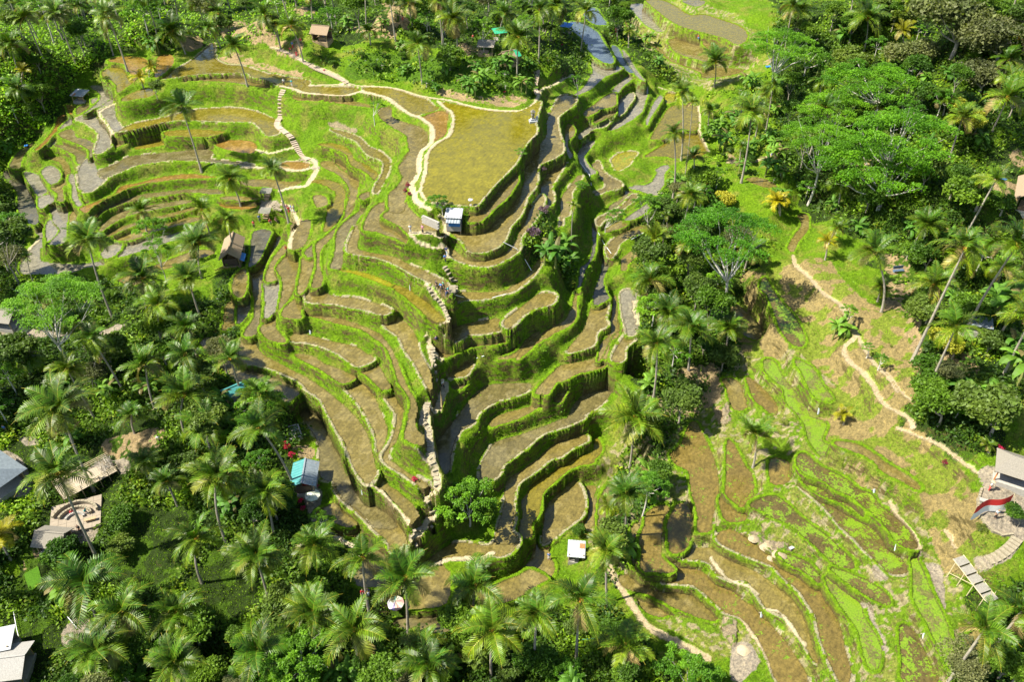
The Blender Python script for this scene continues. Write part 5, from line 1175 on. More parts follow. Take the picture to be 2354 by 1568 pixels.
hut("tarpaulin_shelter", "green tarpaulin shelter behind the thatched shelters", "shelter", B_('B', 1700, 290), R(20), 3.2, 2.6, 1.9, .5, GREENS, kind='shed', th=.04)
hut("tarpaulin_shelter", "bright blue tarpaulin shelter in the palms at top centre", "shelter", B_('B', 2195, 240), R(-25), 3.0, 2.6, 1.9, .4, BLUE, kind='shed', th=.04)
def slats(m, L, W_, z, n, c=(.6, .57, .5), rise=0.0):
    for i in range(n): box(m, (0, -W_ / 2 + W_ * (i + .5) / n, z + rise * i / n), (L * (1 + .06 * math.sin(i * 7)), W_ / n * .72, .05))
    for x in (-L * .4, L * .4): box(m, (x, 0, z - .05 + rise * .5), (.07, W_, .05), tilt=(math.atan2(rise, W_), 'X'))
PALEW = m_simple("bleached_planks", (.25, .235, .20), .85, 7, .3)
for t, x, y, lab, hh in (('F', 200, 355, "grey slat roofed table shelter above the courtyard steps", 1.7), ('F', 190, 500, "lower slat roofed shelter among the courtyard plants", 1.6)):
    r_ = empty("slat_shelter", B_(t, x, y), R(-6)); tag(r_, lab, "shelter"); mk("roof", PALEW, r_, lambda m: slats(m, 2.3, 1.9, hh, 8, rise=.35))
    for sx in (-1, 1):
        for sy in (-1, 1): mk("post", DARK, r_, lambda m, sx=sx, sy=sy: box(m, (sx * .95, sy * .75, hh / 2), (.09, .09, hh + .3)))
    mk("table", WOOD, r_, lambda m: (box(m, (0, 0, .7), (1.3, .8, .06)), box(m, (0, 0, .35), (.9, .1, .66)))); mk("bench", WOOD, r_, lambda m: (box(m, (0, -.7, .42), (1.3, .25, .06)), box(m, (0, -.7, .2), (.9, .08, .4))))
h_ = hut("long_thatched_hut", "long brown thatched hut with a blue sheet by the left lanes", "hut", B_('E', 1745, 800), R(97), 7.6, 4.0, 2.2, 1.5, BTHATCH, floor=WOOD, wall=DARK)
mk("awning", BLUE, h_, lambda m: slab(m, [(-3.6, -2.6, 1.5), (-1.0, -2.6, 1.5), (-1.0, -1.7, 2.0), (-3.6, -1.7, 2.0)], .03))
h_ = hut("tin_roofed_hut", "white tin roofed hut on a block base at the field corner", "hut", B_('F', 1590, 590), R(-5), 3.0, 2.6, 3.2, .5, WHT, kind='shed', corr=6, floor=CONC, wall=CONC, fh=1.6); mk("awning", TIN, h_, lambda m: slab(m, [(-1.2, -1.9, 2.55), (1.3, -1.9, 2.55), (1.3, -1.15, 2.9), (-1.2, -1.15, 2.9)], .04, corr=5)); mk("counter", BLUE, h_, lambda m: box(m, (.2, -1.25, 1.95), (2.0, .4, .7)))
r_ = empty("retaining_wall", B_('F', 1410, 560), R(-38)); tag(r_, "grey block retaining wall left of the white roofed hut", "wall"); mk("wall_face", CONC, r_, lambda m: [box(m, (-1.7 + .42 * i + (.2 if j % 2 else 0), 0, .1 + .26 * j), (.40, .35, .24)) for i in range(9) for j in range(6)])
h_ = hut("teal_roofed_hut", "hut with teal and grey tin roof beside the lower left lane", "hut", B_('J', 490, 1250), R(94), 4.8, 3.9, 2.2, .9, TIN, rmat2=TEAL, corr=9, wall=DARK, under=RED, th=.06)
hut("dark_teal_roofed_hut", "dark teal roof peeping between palms by the muddy patch", "hut", B_('I', 1755, 510), R(35), 3.6, 2.8, 2.0, .9, TEAL, th=.06)
h_ = hut("white_roofed_shed", "small shed with white tin roof below the curved terraces", "shed", B_('O', 475, 640), R(-6), 2.6, 2.8, 1.9, .3, WHT, kind='shed', corr=6, wall=RUST); mk("rust_patch", RUST, h_, lambda m: slab(m, [(.45, .1, 2.14), (1.2, .1, 2.14), (1.2, .9, 2.23), (.45, .9, 2.23)], .03))
h_ = hut("large_grey_hut", "wide grey blue roofed pavilion cut by the left edge", "hut", B_('I', 10, 1130), R(-32), 7.0, 6.0, 2.5, 1.6, TIN, rmat2=THATCH, floor=CONC, wall=DARK, kind='hip')
h_ = hut("thatched_hut", "bright grey thatched hut at the foot of the stone court", "hut", B_('M', 430, 560), R(-6), 4.4, 3.8, 2.1, 1.2, THATCH, floor=CONC, wall=DARK)
hut("tiled_shed", "long grey tiled shed in the bottom left corner", "shed", B_('M', 50, 1500), R(8), 7.0, 5.2, 2.4, 1.1, TILEM, floor=CONC, wall=CONC); hut("white_roofed_shed", "flat white roofed shed behind the corner tiled shed", "shed", B_('M', 20, 1340), R(14), 4.4, 3.4, 2.5, .3, WHT, kind='shed', wall=CONC)
hut("thatched_hut", "tan thatched hut at the left edge beyond the spreading tree", "hut", B_('E', 50, 1290), R(-10), 5.6, 4.2, 2.0, 1.3, THATCH, floor=CONC, wall=DARK)
h_ = hut("grey_pavilion", "grey thatched pavilion with orange posts by the flag terrace", "pavilion", B_('L', 2150, 870), R(-28), 5.4, 4.6, 2.3, 1.5, THATCH, posts=ORANGE, kind='hip', under=DARK, th=.18, fh=.3)
hut("tin_roofed_hut", "low grey tin roof among the right edge thicket", "hut", B_('H', 1890, 1110), R(-20), 3.4, 2.4, 1.5, .3, TIN, kind='shed', corr=7)
hut("thatched_hut", "large brown thatched roof cut by the right edge", "hut", B_('D', 2290, 1520), R(60), 9.0, 6.5, 2.6, 2.2, BTHATCH, floor=CONC, wall=DARK)
# straw heap, board, tank, benches
def heap(name, lab, t, x, y, r0, h, material, cat):
    def f(m):
        a = np.linspace(0, 2 * np.pi, 17); rr = np.linspace(1, 0, 6); rs = np.random.RandomState(3); jit = 1 + .15 * rs.rand(17); jit[-1] = jit[0]
        g = np.array([[[math.cos(b) * q_ * r0 * j_, math.sin(b) * q_ * r0 * .8 * j_, h * (1 - q_ ** 1.7) - .15] for b, j_ in zip(a, jit)] for q_ in rr]); m.quads(np.stack([g[:-1, :-1], g[:-1, 1:], g[1:, 1:], g[1:, :-1]], 2).reshape(-1, 4, 3), np.tile((.5, .5, .5), (80, 1)))
    mb = MB(); f(mb); o = bpy.data.objects.new(name, mb.mesh(name, material, True)); col.objects.link(o); o.location = B_(t, x, y); tag(o, lab, cat); return o
STRAW = m_simple("dry_straw", (.42, .34, .22), .95, 18, .45, 0, 1); DIRT = m_simple("dug_earth", (.32, .26, .16), .95, 5, .4, 0, 1)
heap("straw_heap", "rounded pale straw heap by the left edge path", 'E', 160, 1340, 1.6, .8, STRAW, "straw heap"); heap("straw_heap", "pile of dry straw and stalks below the lower right terraces", 'O', 1730, 1330, 1.0, .5, STRAW, "straw heap")
for x, y, r_0 in ((1800, 500, .8), (1900, 560, 1.1), (1990, 620, 1.0), (1930, 650, .8)): heap("earth_mound", "grassy mound of dug pale earth among the lower right terraces", 'O', x, y, r_0, .45, DIRT, "earth mound")["group"] = "mounds of dug earth"
r_ = empty("white_board", B_('O', 2088, 568) + Vector((0, 0, .1)), R(28)); tag(r_, "white board lying beside the dug earth mounds", "board"); mk("panel", WHT, r_, lambda m: box(m, (0, 0, 0), (1.25, .42, .06))); mk("batten", WOOD, r_, lambda m: box(m, (0, 0, -.06), (.08, .5, .08)))
r_ = empty("lily_pond", B_('J', 385, 880), R(25)); tag(r_, "stone edged lily pond above the teal roofed hut", "pond"); mk("basin", CONC, r_, lambda m: [box(m, (x, y, .15), s_) for x, y, s_ in ((-1.2, 0, (.2, 2.6, .8)), (1.2, 0, (.2, 2.6, .8)), (0, -1.4, (2.6, .2, .8)), (0, 1.4, (2.6, .2, .8)), (0, 0, (2.4, 2.8, .3)))])
rs = np.random.RandomState(5)
LILY = m_simple("lily_leaf", (.12, .26, .05), .5)
for i in range(26):
    x, y = rs.uniform(-1.05, 1.05), rs.uniform(-1.2, 1.2); mk("lily_pad", LILY, r_, lambda m: m.tube([(x, y, .31 + .002 * i), (x, y, .325 + .002 * i)], [.17, .17], k=8) or m.quads(np.array([[(x, y, .327 + .002 * i), (x + .16 * math.cos(a), y + .16 * math.sin(a), .327 + .002 * i), (x + .17 * math.cos(a + .5), y + .17 * math.sin(a + .5), .327 + .002 * i), (x + .16 * math.cos(a + 1), y + .16 * math.sin(a + 1), .327 + .002 * i)] for a in range(6)]), np.tile((.1, .2, .1), (6, 1))))
# parasols
def parasol(lab, base, rad, h, cols, stripes=8):
    r_ = empty("parasol", base); tag(r_, lab, "parasol")
    def can(m):
        for i in range(stripes):
            a0, a1 = 2 * np.pi * i / stripes, 2 * np.pi * (i + 1) / stripes; c = cols[i % len(cols)]; top = (0, 0, h); e0 = (rad * math.cos(a0), rad * math.sin(a0), h - rad * .38); e1 = (rad * math.cos(a1), rad * math.sin(a1), h - rad * .38); am = (a0 + a1) / 2; mid = (rad * .55 * math.cos(am), rad * .55 * math.sin(am), h - rad * .13); em = (rad * .95 * math.cos(am), rad * .95 * math.sin(am), h - rad * .36)
            m.quads(np.array([[top, e0, em, mid], [top, mid, em, e1]]), np.tile(c, (2, 1))); m.quads(np.array([[e0, tuple(np.array(e0) - (0, 0, .12)), tuple(np.array(em) - (0, 0, .12)), em], [em, tuple(np.array(em) - (0, 0, .12)), tuple(np.array(e1) - (0, 0, .12)), e1]]), np.tile(c, (2, 1)))
    mk("canopy", CA, r_, can); mk("pole", WOOD, r_, lambda m: m.tube([(0, 0, -.2), (0, 0, h + .12)], .03)); mk("foot", CONC, r_, lambda m: m.tube([(0, 0, 0), (0, 0, .1), (0, 0, .101)], [.25, .22, .01], k=10)); return r_
parasol("faded pale green and white parasol on the flowering path", B_('J', 545, 1385), 1.15, 2.1, [(.55, .62, .48), (.68, .68, .56), (.50, .55, .42)]); parasol("rainbow parasol under the bottom palms", B_('N', 935, 1030), 1.15, 2.0, [(.6, .35, .3), (.6, .55, .45), (.15, .45, .4), (.65, .63, .63), (.62, .6, .62), (.35, .3, .5)]); parasol("small white parasol shrine on the big field's lower bank", B_('B', 1485, 1525), .42, 1.3, [(.7, .7, .7), (.5, .5, .55)])
# shrine
r_ = empty("shrine", B_('B', 1950, 905), R(10)); tag(r_, "white tiered stone shrine at the right corner of the big field", "shrine")
mk("plinth", WHT, r_, lambda m: (box(m, (0, 0, .15), (1.7, 1.3, .5)), box(m, (-.1, 0, .55), (.9, .8, .4)))); mk("shaft", STONE, r_, lambda m: (box(m, (-.1, 0, 1.0), (.45, .45, .9)), box(m, (-.1, 0, 1.55), (.7, .7, .15)))); mk("niche", WHT, r_, lambda m: [box(m, (-.1 + x, .2 * s_, 1.9), (.1, .1, .6)) for x in (-.25, .25) for s_ in (-1, 1)]); mk("roof", THATCH, r_, lambda m: (box(m, (-.1, 0, 2.25), (.95, .95, .12)), box(m, (-.1, 0, 2.4), (.6, .6, .2)), box(m, (-.1, 0, 2.58), (.25, .25, .2)))); mk("side_table", WHT, r_, lambda m: box(m, (.75, -.1, .75), (.45, .5, .8)))
# timber deck with rails and nest, at left
a_, b2 = B_('I', 470, 1260), B_('I', 850, 1020); dirv = (b2 - a_).xy; Ld = dirv.length; zt_ = max(a_.z, b2.z) + .9; r_ = empty("viewing_deck", Vector(((a_.x + b2.x) / 2, (a_.y + b2.y) / 2, zt_)), math.atan2(dirv.y, dirv.x)); tag(r_, "long plank deck with bamboo rails in the left jungle", "deck")
PLK = m_simple("tan_planks", (.34, .285, .21), .8, 3, .15)
mk("floor", PLK, r_, lambda m: [box(m, (-Ld / 2 + .16 + i * .32, 0, 0), (.30, 3.6, .08)) for i in range(int(Ld / .32))])
for sy in (-1, 1):
    for zz in (.4, .75, 1.05): mk("rail", BAMBOO, r_, lambda m, sy=sy, zz=zz: m.tube([(-Ld / 2, sy * 1.85, zz), (0, sy * 1.87, zz + .03), (Ld / 2 + .3, sy * 1.85, zz)], .045))
    for i in range(7): mk("post", WOOD, r_, lambda m, sy=sy, i=i: box(m, (-Ld / 2 + i * Ld / 6, sy * 1.8, -.6), (.1, .1, 3.4)))
nest = empty("straw_nest", r_.matrix_basis @ Vector((Ld * .38, .2, .1))); nest.location = Vector(((a_.x * .12 + b2.x * .88), (a_.y * .12 + b2.y * .88), zt_ + .05)); tag(nest, "ragged straw nest seat on the plank deck", "nest")
def strw(m):
    rs = np.random.RandomState(9)
    for i in range(240): a = rs.rand() * 6.28; rr = rs.uniform(.5, 1.1); c = np.array([rr * math.cos(a), rr * math.sin(a), rs.uniform(.2, 1.3)]); d = rs.normal(size=3) * .4; s_ = np.array([.02, .02, 0]); m.quads(np.array([[c - d, c - d + s_, c + d + s_, c + d]]), [np.array([.5, .45, .38]) * rs.uniform(.6, 1.2)])
mk("straw", CA, nest, strw); mk("frame", BAMBOO, nest, lambda m: [m.tube([(math.cos(a) * .8, math.sin(a) * .8, 0), (math.cos(a) * .4, math.sin(a) * .4, 1.4)], .04) for a in np.arange(0, 6.2, 1.05)])
# stone court: curved terraces
r_ = empty("stone_court", B_('I', 570, 1400), R(20)); tag(r_, "sunny court of pale paving with curved steps at lower left", "court"); PAV = m_simple("pale_paving", (.27, .225, .17), .85, 2, .12); zc = .35
mk("paving", PAV, r_, lambda m: [box(m, (-2.8 + 1.15 * i, -2.4 + 1.0 * j, zc), (1.12, .97, .6)) for i in range(6) for j in range(6)])
for k_c, rr_c in enumerate((1.3, 2.3, 3.2)):
    def arc(m, rr_c=rr_c, k_c=k_c):
        n_ = 14
        for i in range(n_): a = R(20 + 140 * i / n_); box(m, (rr_c * math.cos(a), rr_c * math.sin(a) - .8, zc + .42 + .16 * k_c), (2.45 * rr_c / n_ + .06, .32, .5), rz=a + math.pi / 2)
    mk("curved_step", STONE if k_c else CONC, r_, arc)
mk("bench", WOOD, r_, lambda m: (box(m, (2.2, -1.6, zc + .75), (1.6, .5, .08)), box(m, (2.2, -1.6, zc + .5), (1.2, .3, .45))))
# bamboo viewing platform at the lower right
a_, b2 = B_('P', 1000, 430), B_('P', 1100, 560); dv = (b2 - a_).xy; r_ = empty("bamboo_platform", Vector(((a_ + b2) / 2)) + Vector((0, 0, 1.9)), math.atan2(dv.y, dv.x)); tag(r_, "bleached bamboo viewing platform on stilts at lower right", "platform")
for i in range(5): mk("deck_panel", PALEW, r_, lambda m, i=i: [box(m, (-2.5 + i * 1.25, -.75 + .25 * j, .18 * (2 - i)), (1.12, .2, .06)) for j in range(7)])
for x in (-2.6, -1, .6, 2.4):
    for sy in (-1, 1): mk("leg", BAMBOO, r_, lambda m, x=x, sy=sy: m.tube([(x, sy * .8, .35), (x + .1, sy * 1.0, -3)], .05))
for sy in (-1, 1): mk("beam", BAMBOO, r_, lambda m, sy=sy: m.tube([(-3.1, sy * .85, .42), (3.0, sy * .85, -.45)], .05)); mk("brace", BAMBOO, r_, lambda m, sy=sy: m.tube([(-2.6, sy * .95, -1.9), (.6, sy * .9, -.05)], .04))
# flag
fb = B_('L', 2165, 1170); r_ = empty("flag", fb); tag(r_, "red over white flag flying from a pole on the round terrace", "flag"); top, _ = ray_at_vertical(fb, 'L', 2172, 985); top = top - fb; mk("pole", BAMBOO, r_, lambda m: m.tube([(0, 0, -.2), tuple(top * .5), tuple(top * 1.02)], .04))
def flagm(c, v0, v1):
    def f(m):
        U = np.linspace(0, 1, 15); V = np.linspace(v0, v1, 5); g = np.array([[[top.x - .05 - 4.4 * u, top.y - .5 * math.sin(u * 7 + v) * .5 - .6 * u, top.z - .08 - 2.7 * v - 1.5 * u + .10 * math.sin(u * 11 + v * 2)] for u in U] for v in V]); m.quads(np.stack([g[:-1, :-1], g[:-1, 1:], g[1:, 1:], g[1:, :-1]], 2).reshape(-1, 4, 3), np.tile(c, (56, 1)))
    return f
mk("red_band", RED, r_, flagm((.6, .02, .02), 0, .5), smooth=True); mk("white_band", WCL, r_, flagm((.8, .8, .8), .5, 1), smooth=True)
# round terrace wall, bench, blue sheets
r_ = empty("terrace_kerb", B_('L', 2050, 1120)); tag(r_, "low pale kerb curving round the flag terrace", "kerb"); kp = [B_('L', x, y) - r_.location for x, y in ((1920, 960), (1895, 1040), (1905, 1130), (1950, 1210), (2010, 1270), (2080, 1300), (2160, 1290))]
mk("kerb_stones", STONE, r_, lambda m: [box(m, tuple((Vector(kp[i]).lerp(Vector(kp[i + 1]), f_)) + Vector((0, 0, .1))), (.5, .28, .4), rz=math.atan2(kp[i + 1].y - kp[i].y, kp[i + 1].x - kp[i].x)) for i in range(6) for f_ in (0, .25, .5, .75)])
r_ = empty("stone_bench", B_('L', 1960, 1060), R(-25)); tag(r_, "grey stone seat at the edge of the flag terrace", "stone bench"); mk("seat", CONC, r_, lambda m: box(m, (0, 0, .45), (1.9, .6, .16))); [mk("leg", CONC, r_, lambda m, x=x: box(m, (x, 0, .15), (.25, .5, .5))) for x in (-.7, .7)]
r_ = empty("garden_bench", B_('H', 1302, 680), R(8)); tag(r_, "blue grey slatted bench on the dusty clearing", "bench"); SL = m_simple("blue_grey_paint", (.10, .15, .22), .6)
mk("seat", SL, r_, lambda m: [box(m, (0, -.3 + .16 * i, .48), (1.9, .12, .06)) for i in range(4)]); mk("backrest", SL, r_, lambda m: [box(m, (0, .35, .62 + .16 * i), (1.9, .05, .12)) for i in range(4)]); [mk("leg", SL, r_, lambda m, x=x: box(m, (x, 0, .2), (.08, .6, .5))) for x in (-.85, .85)]
for t, x, y, w_, lab in (('C', 1685, 495, 1.6, "blue sheet lying under the thin crowned tree"), ('A', 195, 1085, .8, "blue bucket shaped sheet at the far left bank"), ('D', 2090, 1335, 1.4, "pale blue sheet on the earth by the right edge")):
    r_ = empty("plastic_sheet", B_(t, x, y), .3); tag(r_, lab, "sheet"); mk("sheet", BLUE, r_, lambda m: [slab(m, [(-w_ / 2 + w_ * i / 4, -.4, .1 + .08 * (i % 2)), (-w_ / 2 + w_ * (i + 1) / 4, -.4, .1 + .08 * ((i + 1) % 2)), (-w_ / 2 + w_ * (i + 1) / 4, .4, .15 + .08 * ((i + 1) % 2)), (-w_ / 2 + w_ * i / 4, .4, .15 + .08 * (i % 2))], .02) for i in range(4)])
# stairs and stepping stones
def stair(name, lab, pts_, wid, step, material, h=.14, cat="steps", jit=.0):
    P = smooth_line([tuple(B_(*p)) for p in pts_], 4); seg = np.r_[0, np.cumsum(np.linalg.norm(np.diff(P[:, :2], axis=0), axis=1))]; n = max(2, int(seg[-1] / step)); r_ = empty(name, Vector(P[0])); tag(r_, lab, cat); rs = np.random.RandomState(n)
    for i in range(min(n, 95)):
        s_ = seg[-1] * (i + .5) / min(n, 95); p = np.array([np.interp(s_, seg, P[:, k]) for k in range(3)]); q2 = np.array([np.interp(min(s_ + .3, seg[-1]), seg, P[:, k]) for k in range(3)]); a = math.atan2(q2[1] - p[1], q2[0] - p[0]); zz = max(p[2], float(zat(p[0], p[1])))
        mk("step", material, r_, lambda m: box(m, (0, 0, 0), (seg[-1] / min(n, 95) * (.84 - jit * rs.rand()), wid * (1 - jit * rs.rand()), .3)), Vector((p[0], p[1], zz + h - .1)) - Vector(P[0]), a + jit * rs.normal())
    return r_
TRD = m_simple("brown_stone_tread", (.42, .34, .25), .9, 4, .25)
stair("stone_stairs", "long stone stairs from the upper bank down to the mud path", [('A', 2110, 665), ('A', 2090, 720), ('A', 2088, 800), ('A', 2088, 870), ('A', 2060, 930), ('A', 2120, 985), ('A', 2180, 1050), ('A', 2215, 1110), ('B', 240, 1160), ('B', 280, 1190)], 1.3, .48, TRD)
stair("stone_stairs", "curved pale steps where hikers climb the central ridge", [('F', 1515, 860), ('F', 1550, 910), ('F', 1580, 970), ('F', 1590, 1030), ('F', 1570, 1060)], 1.1, .45, STONE)
stair("stone_stairs", "brown steps up the slope left of the upper paddies", [('B', 60, 370), ('B', 160, 410), ('B', 250, 465), ('B', 330, 510), ('B', 420, 545), ('B', 520, 590), ('B', 570, 620)], .9, .5, TRD)
stair("stone_stairs", "shaded steps under the palms at top centre", [('B', 1985, 520), ('B', 1975, 590), ('B', 1965, 650), ('B', 1980, 700)], 1.0, .45, TRD)
stair("stone_stairs", "steps climbing to the flag terrace at the lower right", [('L', 1920, 1540), ('L', 1960, 1500), ('L', 2050, 1450), ('L', 2130, 1390), ('L', 2190, 1320)], 1.3, .55, STONE)
stair("stone_stairs", "short steps between the courtyard shelters", [('F', 240, 400), ('F', 270, 430), ('F', 310, 440)], 1.0, .4, STONE)
stair("stepping_stones", "row of square stones down the steep middle ridge", [('J', 1425, 230), ('J', 1430, 320), ('J', 1440, 400), ('J', 1450, 470), ('J', 1470, 525)], .8, .62, STONE, .03, jit=.3)
stair("stepping_stones", "stones on the narrow branch path below the hikers", [('F', 1390, 1010), ('F', 1430, 1080), ('F', 1490, 1140), ('F', 1520, 1200), ('F', 1550, 1260)], .7, .6, STONE, .03, jit=.35)
stair("stepping_stones", "irregular pale stones down the lower ridge path", [('J', 1390, 640), ('J', 1370, 700), ('J', 1350, 780), ('J', 1385, 830), ('J', 1400, 930), ('J', 1410, 1050), ('J', 1440, 1150), ('J', 1455, 1230), ('J', 1460, 1280)], 1.0, .7, STONE, .03, jit=.4)
stair("stepping_stones", "scattered pale stones at the foot of the ridge path", [('N', 1170, 190), ('N', 1180, 260), ('N', 1200, 330), ('N', 1180, 420), ('N', 1060, 440), ('N', 1060, 510), ('N', 1100, 590)], 1.1, .65, STONE, .03, jit=.4)
stair("stepping_stones", "stones on the curved bank path of the lowest terrace", [('N', 1110, 745), ('N', 1200, 700), ('N', 1270, 680)], .7, .6, STONE, .03, jit=.35)
# water pipes and little falls
PIPE = m_simple("white_pipe", (.75, .75, .75), .5, 3, .08); FOAM = m_simple("white_water", (.72, .76, .78), .3, 6, .2)
for pl, lab in (([('F', 1948, 692), ('F', 2050, 742), ('F', 2115, 825), ('F', 2160, 903)], "long white pipe bending over the bank left of the bananas"), ([('G', 865, 620), ('G', 905, 700), ('G', 960, 775)], "white pipe crossing the deep canal"), ([('G', 640, 10), ('G', 740, 110), ('G', 800, 190), ('G', 815, 270)], "white pipes falling from the upper canal terraces"), ([('G', 1110, 672), ('G', 1200, 622)], "short pole over the right canal bank"), ([('K', 405, 213), ('K', 465, 195)], "short white pipe on the middle ridge terrace rim"), ([('F', 1580, 1082), ('F', 1660, 1105)], "thin white pole beside the hikers' terrace"), ([('F', 1870, 1106), ('F', 1972, 1078)], "white pole on the rim right of the hikers"), ([('M', 400, 960), ('M', 480, 1060), ('M', 580, 1180)], "grey leaning pole above the corner shed"), ([('M', 105, 1040), ('M', 130, 1180), ('M', 160, 1300)], "thin grey pole by the left garden bank"), ([('O', 520, 1265), ('O', 780, 1240)], "teal pipe under the tall golden palm")):
    P = [B_(*p) + Vector((0, 0, .35)) for p in pl]; o = bpy.data.objects.new("water_pipe" if "pipe" in lab else "bamboo_pole", None); mb = MB(); mb.tube([tuple(p - P[0]) for p in P] if len(P) > 2 else [(0, 0, 0), tuple((P[1] - P[0]) * .5), tuple(P[1] - P[0])], .05); bpy.data.objects.remove(o); o = bpy.data.objects.new("water_pipe" if "pipe" in lab else "bamboo_pole", mb.mesh("pipe", TEAL if "teal" in lab else PIPE, True)); col.objects.link(o); o.location = P[0]; tag(o, lab, "pipe" if "pipe" in lab else "pole")
def fall(m):
    rs = np.random.RandomState(2)
    for i in range(22): x = rs.uniform(-.16, .16); z0 = rs.uniform(.2, 1); P = np.array([(x, .3 - .2 * z0, z0), (x + .06, .3 - .2 * z0, z0), (x + .08, -.25, z0 - .9), (x - .02, -.25, z0 - .9)]); m.quads(P[None], [(.8, .8, .8)])
for t, x, y, lab in (('L', 708, 375, "small waterfall dropping into the bright duckweed pool"), ('L', 1120, 975, "tiny cascade between the brown duckweed strips"), ('L', 1280, 1390, "little waterfall at the end of the long duckweed strip"), ('O', 1850, 1075, "small white spill between the lower right strips"), ('P', 850, 705, "bluish water spill at the bottom right pool"), ('J', 900, 1310, "white trickle between the lower left lanes"), ('J', 515, 130, "trickle below the long curved green lip"), ('F', 1258, 1025, "white trickle at the end of the yellow algae strip")):
    r_ = empty("waterfall", B_(t, x, y) + Vector((0, 0, .1))); tag(r_, lab, "waterfall"); r_.scale = (.7, .7, .8); mk("water_spray", FOAM, r_, fall); mk("stone_lip", STONE, r_, lambda m: box(m, (0, .4, .1), (.6, .2, .2)))
# shrubs with coloured leaves and flowers
def shrub_mesh(seed, c0, c1, n=420, size=.11, part="leaves"):
    return crown_round(seed, n, size, 6, c0, c1, .1, .8)
PURP = shrub_mesh(71, (.14, .09, .12), (.22, .15, .18), 700, .12); REDF = shrub_mesh(72, (.55, .02, .09), (.40, .03, .08), 300, .13); DKRED = shrub_mesh(73, (.16, .02, .03), (.25, .03, .05), 300, .15); OLIVE = shrub_mesh(74, (.16, .20, .03), (.22, .26, .04), 900, .09)
for t, x, y, r0, me, lab in (('G', 385, 640, 1.5, PURP, "large greyish purple shrub left of the banana clump"), ('G', 460, 460, 1.2, PURP, "dusty purple shrub above the larger purple one"), ('G', 450, 150, .8, PURP, "small purple shrub on the upper bank rim"), ('J', 345, 985, .9, REDF, "red flower shrub above the teal roofed hut"), ('J', 380, 1045, .7, REDF, "small red flower shrub touching the teal roof"), ('J', 420, 1310, .6, REDF, "red flower shrub left of the pale parasol"), ('J', 440, 1385, .7, REDF, "red flower shrub below the pale parasol"), ('J', 465, 1445, .6, REDF, "lowest red flower shrub on the flowering path"), ('J', 572, 1270, .35, REDF, "tiny red flowers by the teal hut's front"), ('F', 1242, 265, .6, DKRED, "dark red shrub at the head of the ridge bank"), ('F', 1225, 305, .5, DKRED, "dark red shrub just below its twin on the ridge bank"), ('F', 1250, 330, .5, DKRED, "lowest dark red shrub on the ridge bank"), ('F', 340, 735, .5, REDF, "reddish plants at the lane corner of the courtyard path"), ('J', 1292, 1225, .55, REDF, "pink flowers standing in the lane near the ridge foot"), ('L', 1650, 760, .5, DKRED, "dark red plant on the dry slope"), ('L', 2060, 660, .6, REDF, "pink flowers behind the grey pavilion"), ('B', 1310, 553, .3, REDF, "first red flower from left on the green slope"), ('B', 1410, 590, .35, REDF, "second red flower from left on the green slope"), ('B', 1735, 690, .4, REDF, "red flower low on the slope over the big field"), ('B', 395, 527, .35, REDF, "red flower on the brown slope steps"), ('B', 2160, 340, .5, REDF, "red flowers in the shade at top centre"), ('H', 1250, 1240, .3, OLIVE, "small yellowish shrub on the right slope"), ('L', 1910, 1260, .8, OLIVE, "round shrub left of the kerb of the flag terrace"), ('G', 745, 280, 1.5, FEATH[0][0], "fresh green vine hump beside the upper canal"), ('G', 290, 30, 1.3, FEATH[1][0], "bush hanging on the right rim of the big field"), ('L', 1440, 200, .9, OLIVE, "small shrub beside the round dark tree"), ('L', 450, 470, .8, OLIVE, "bright bush in the duckweed terraces"), ('A', 795, 600, .9, OLIVE, "light bush on the bank between far left ponds")):
    b = B_(t, x, y); r_ = empty("shrub", b); tag(r_, lab, "shrub"); place(me, "leaves", r_, (0, 0, r0 * .6), (r0, r0, r0), rnd.uniform(0, 6)); mk("stem", BARK, r_, lambda m: [m.tube([(0, 0, -.2), (math.cos(a) * r0 * .25, math.sin(a) * r0 * .25, r0 * .7)], .04) for a in (0, 2.1, 4.2)])
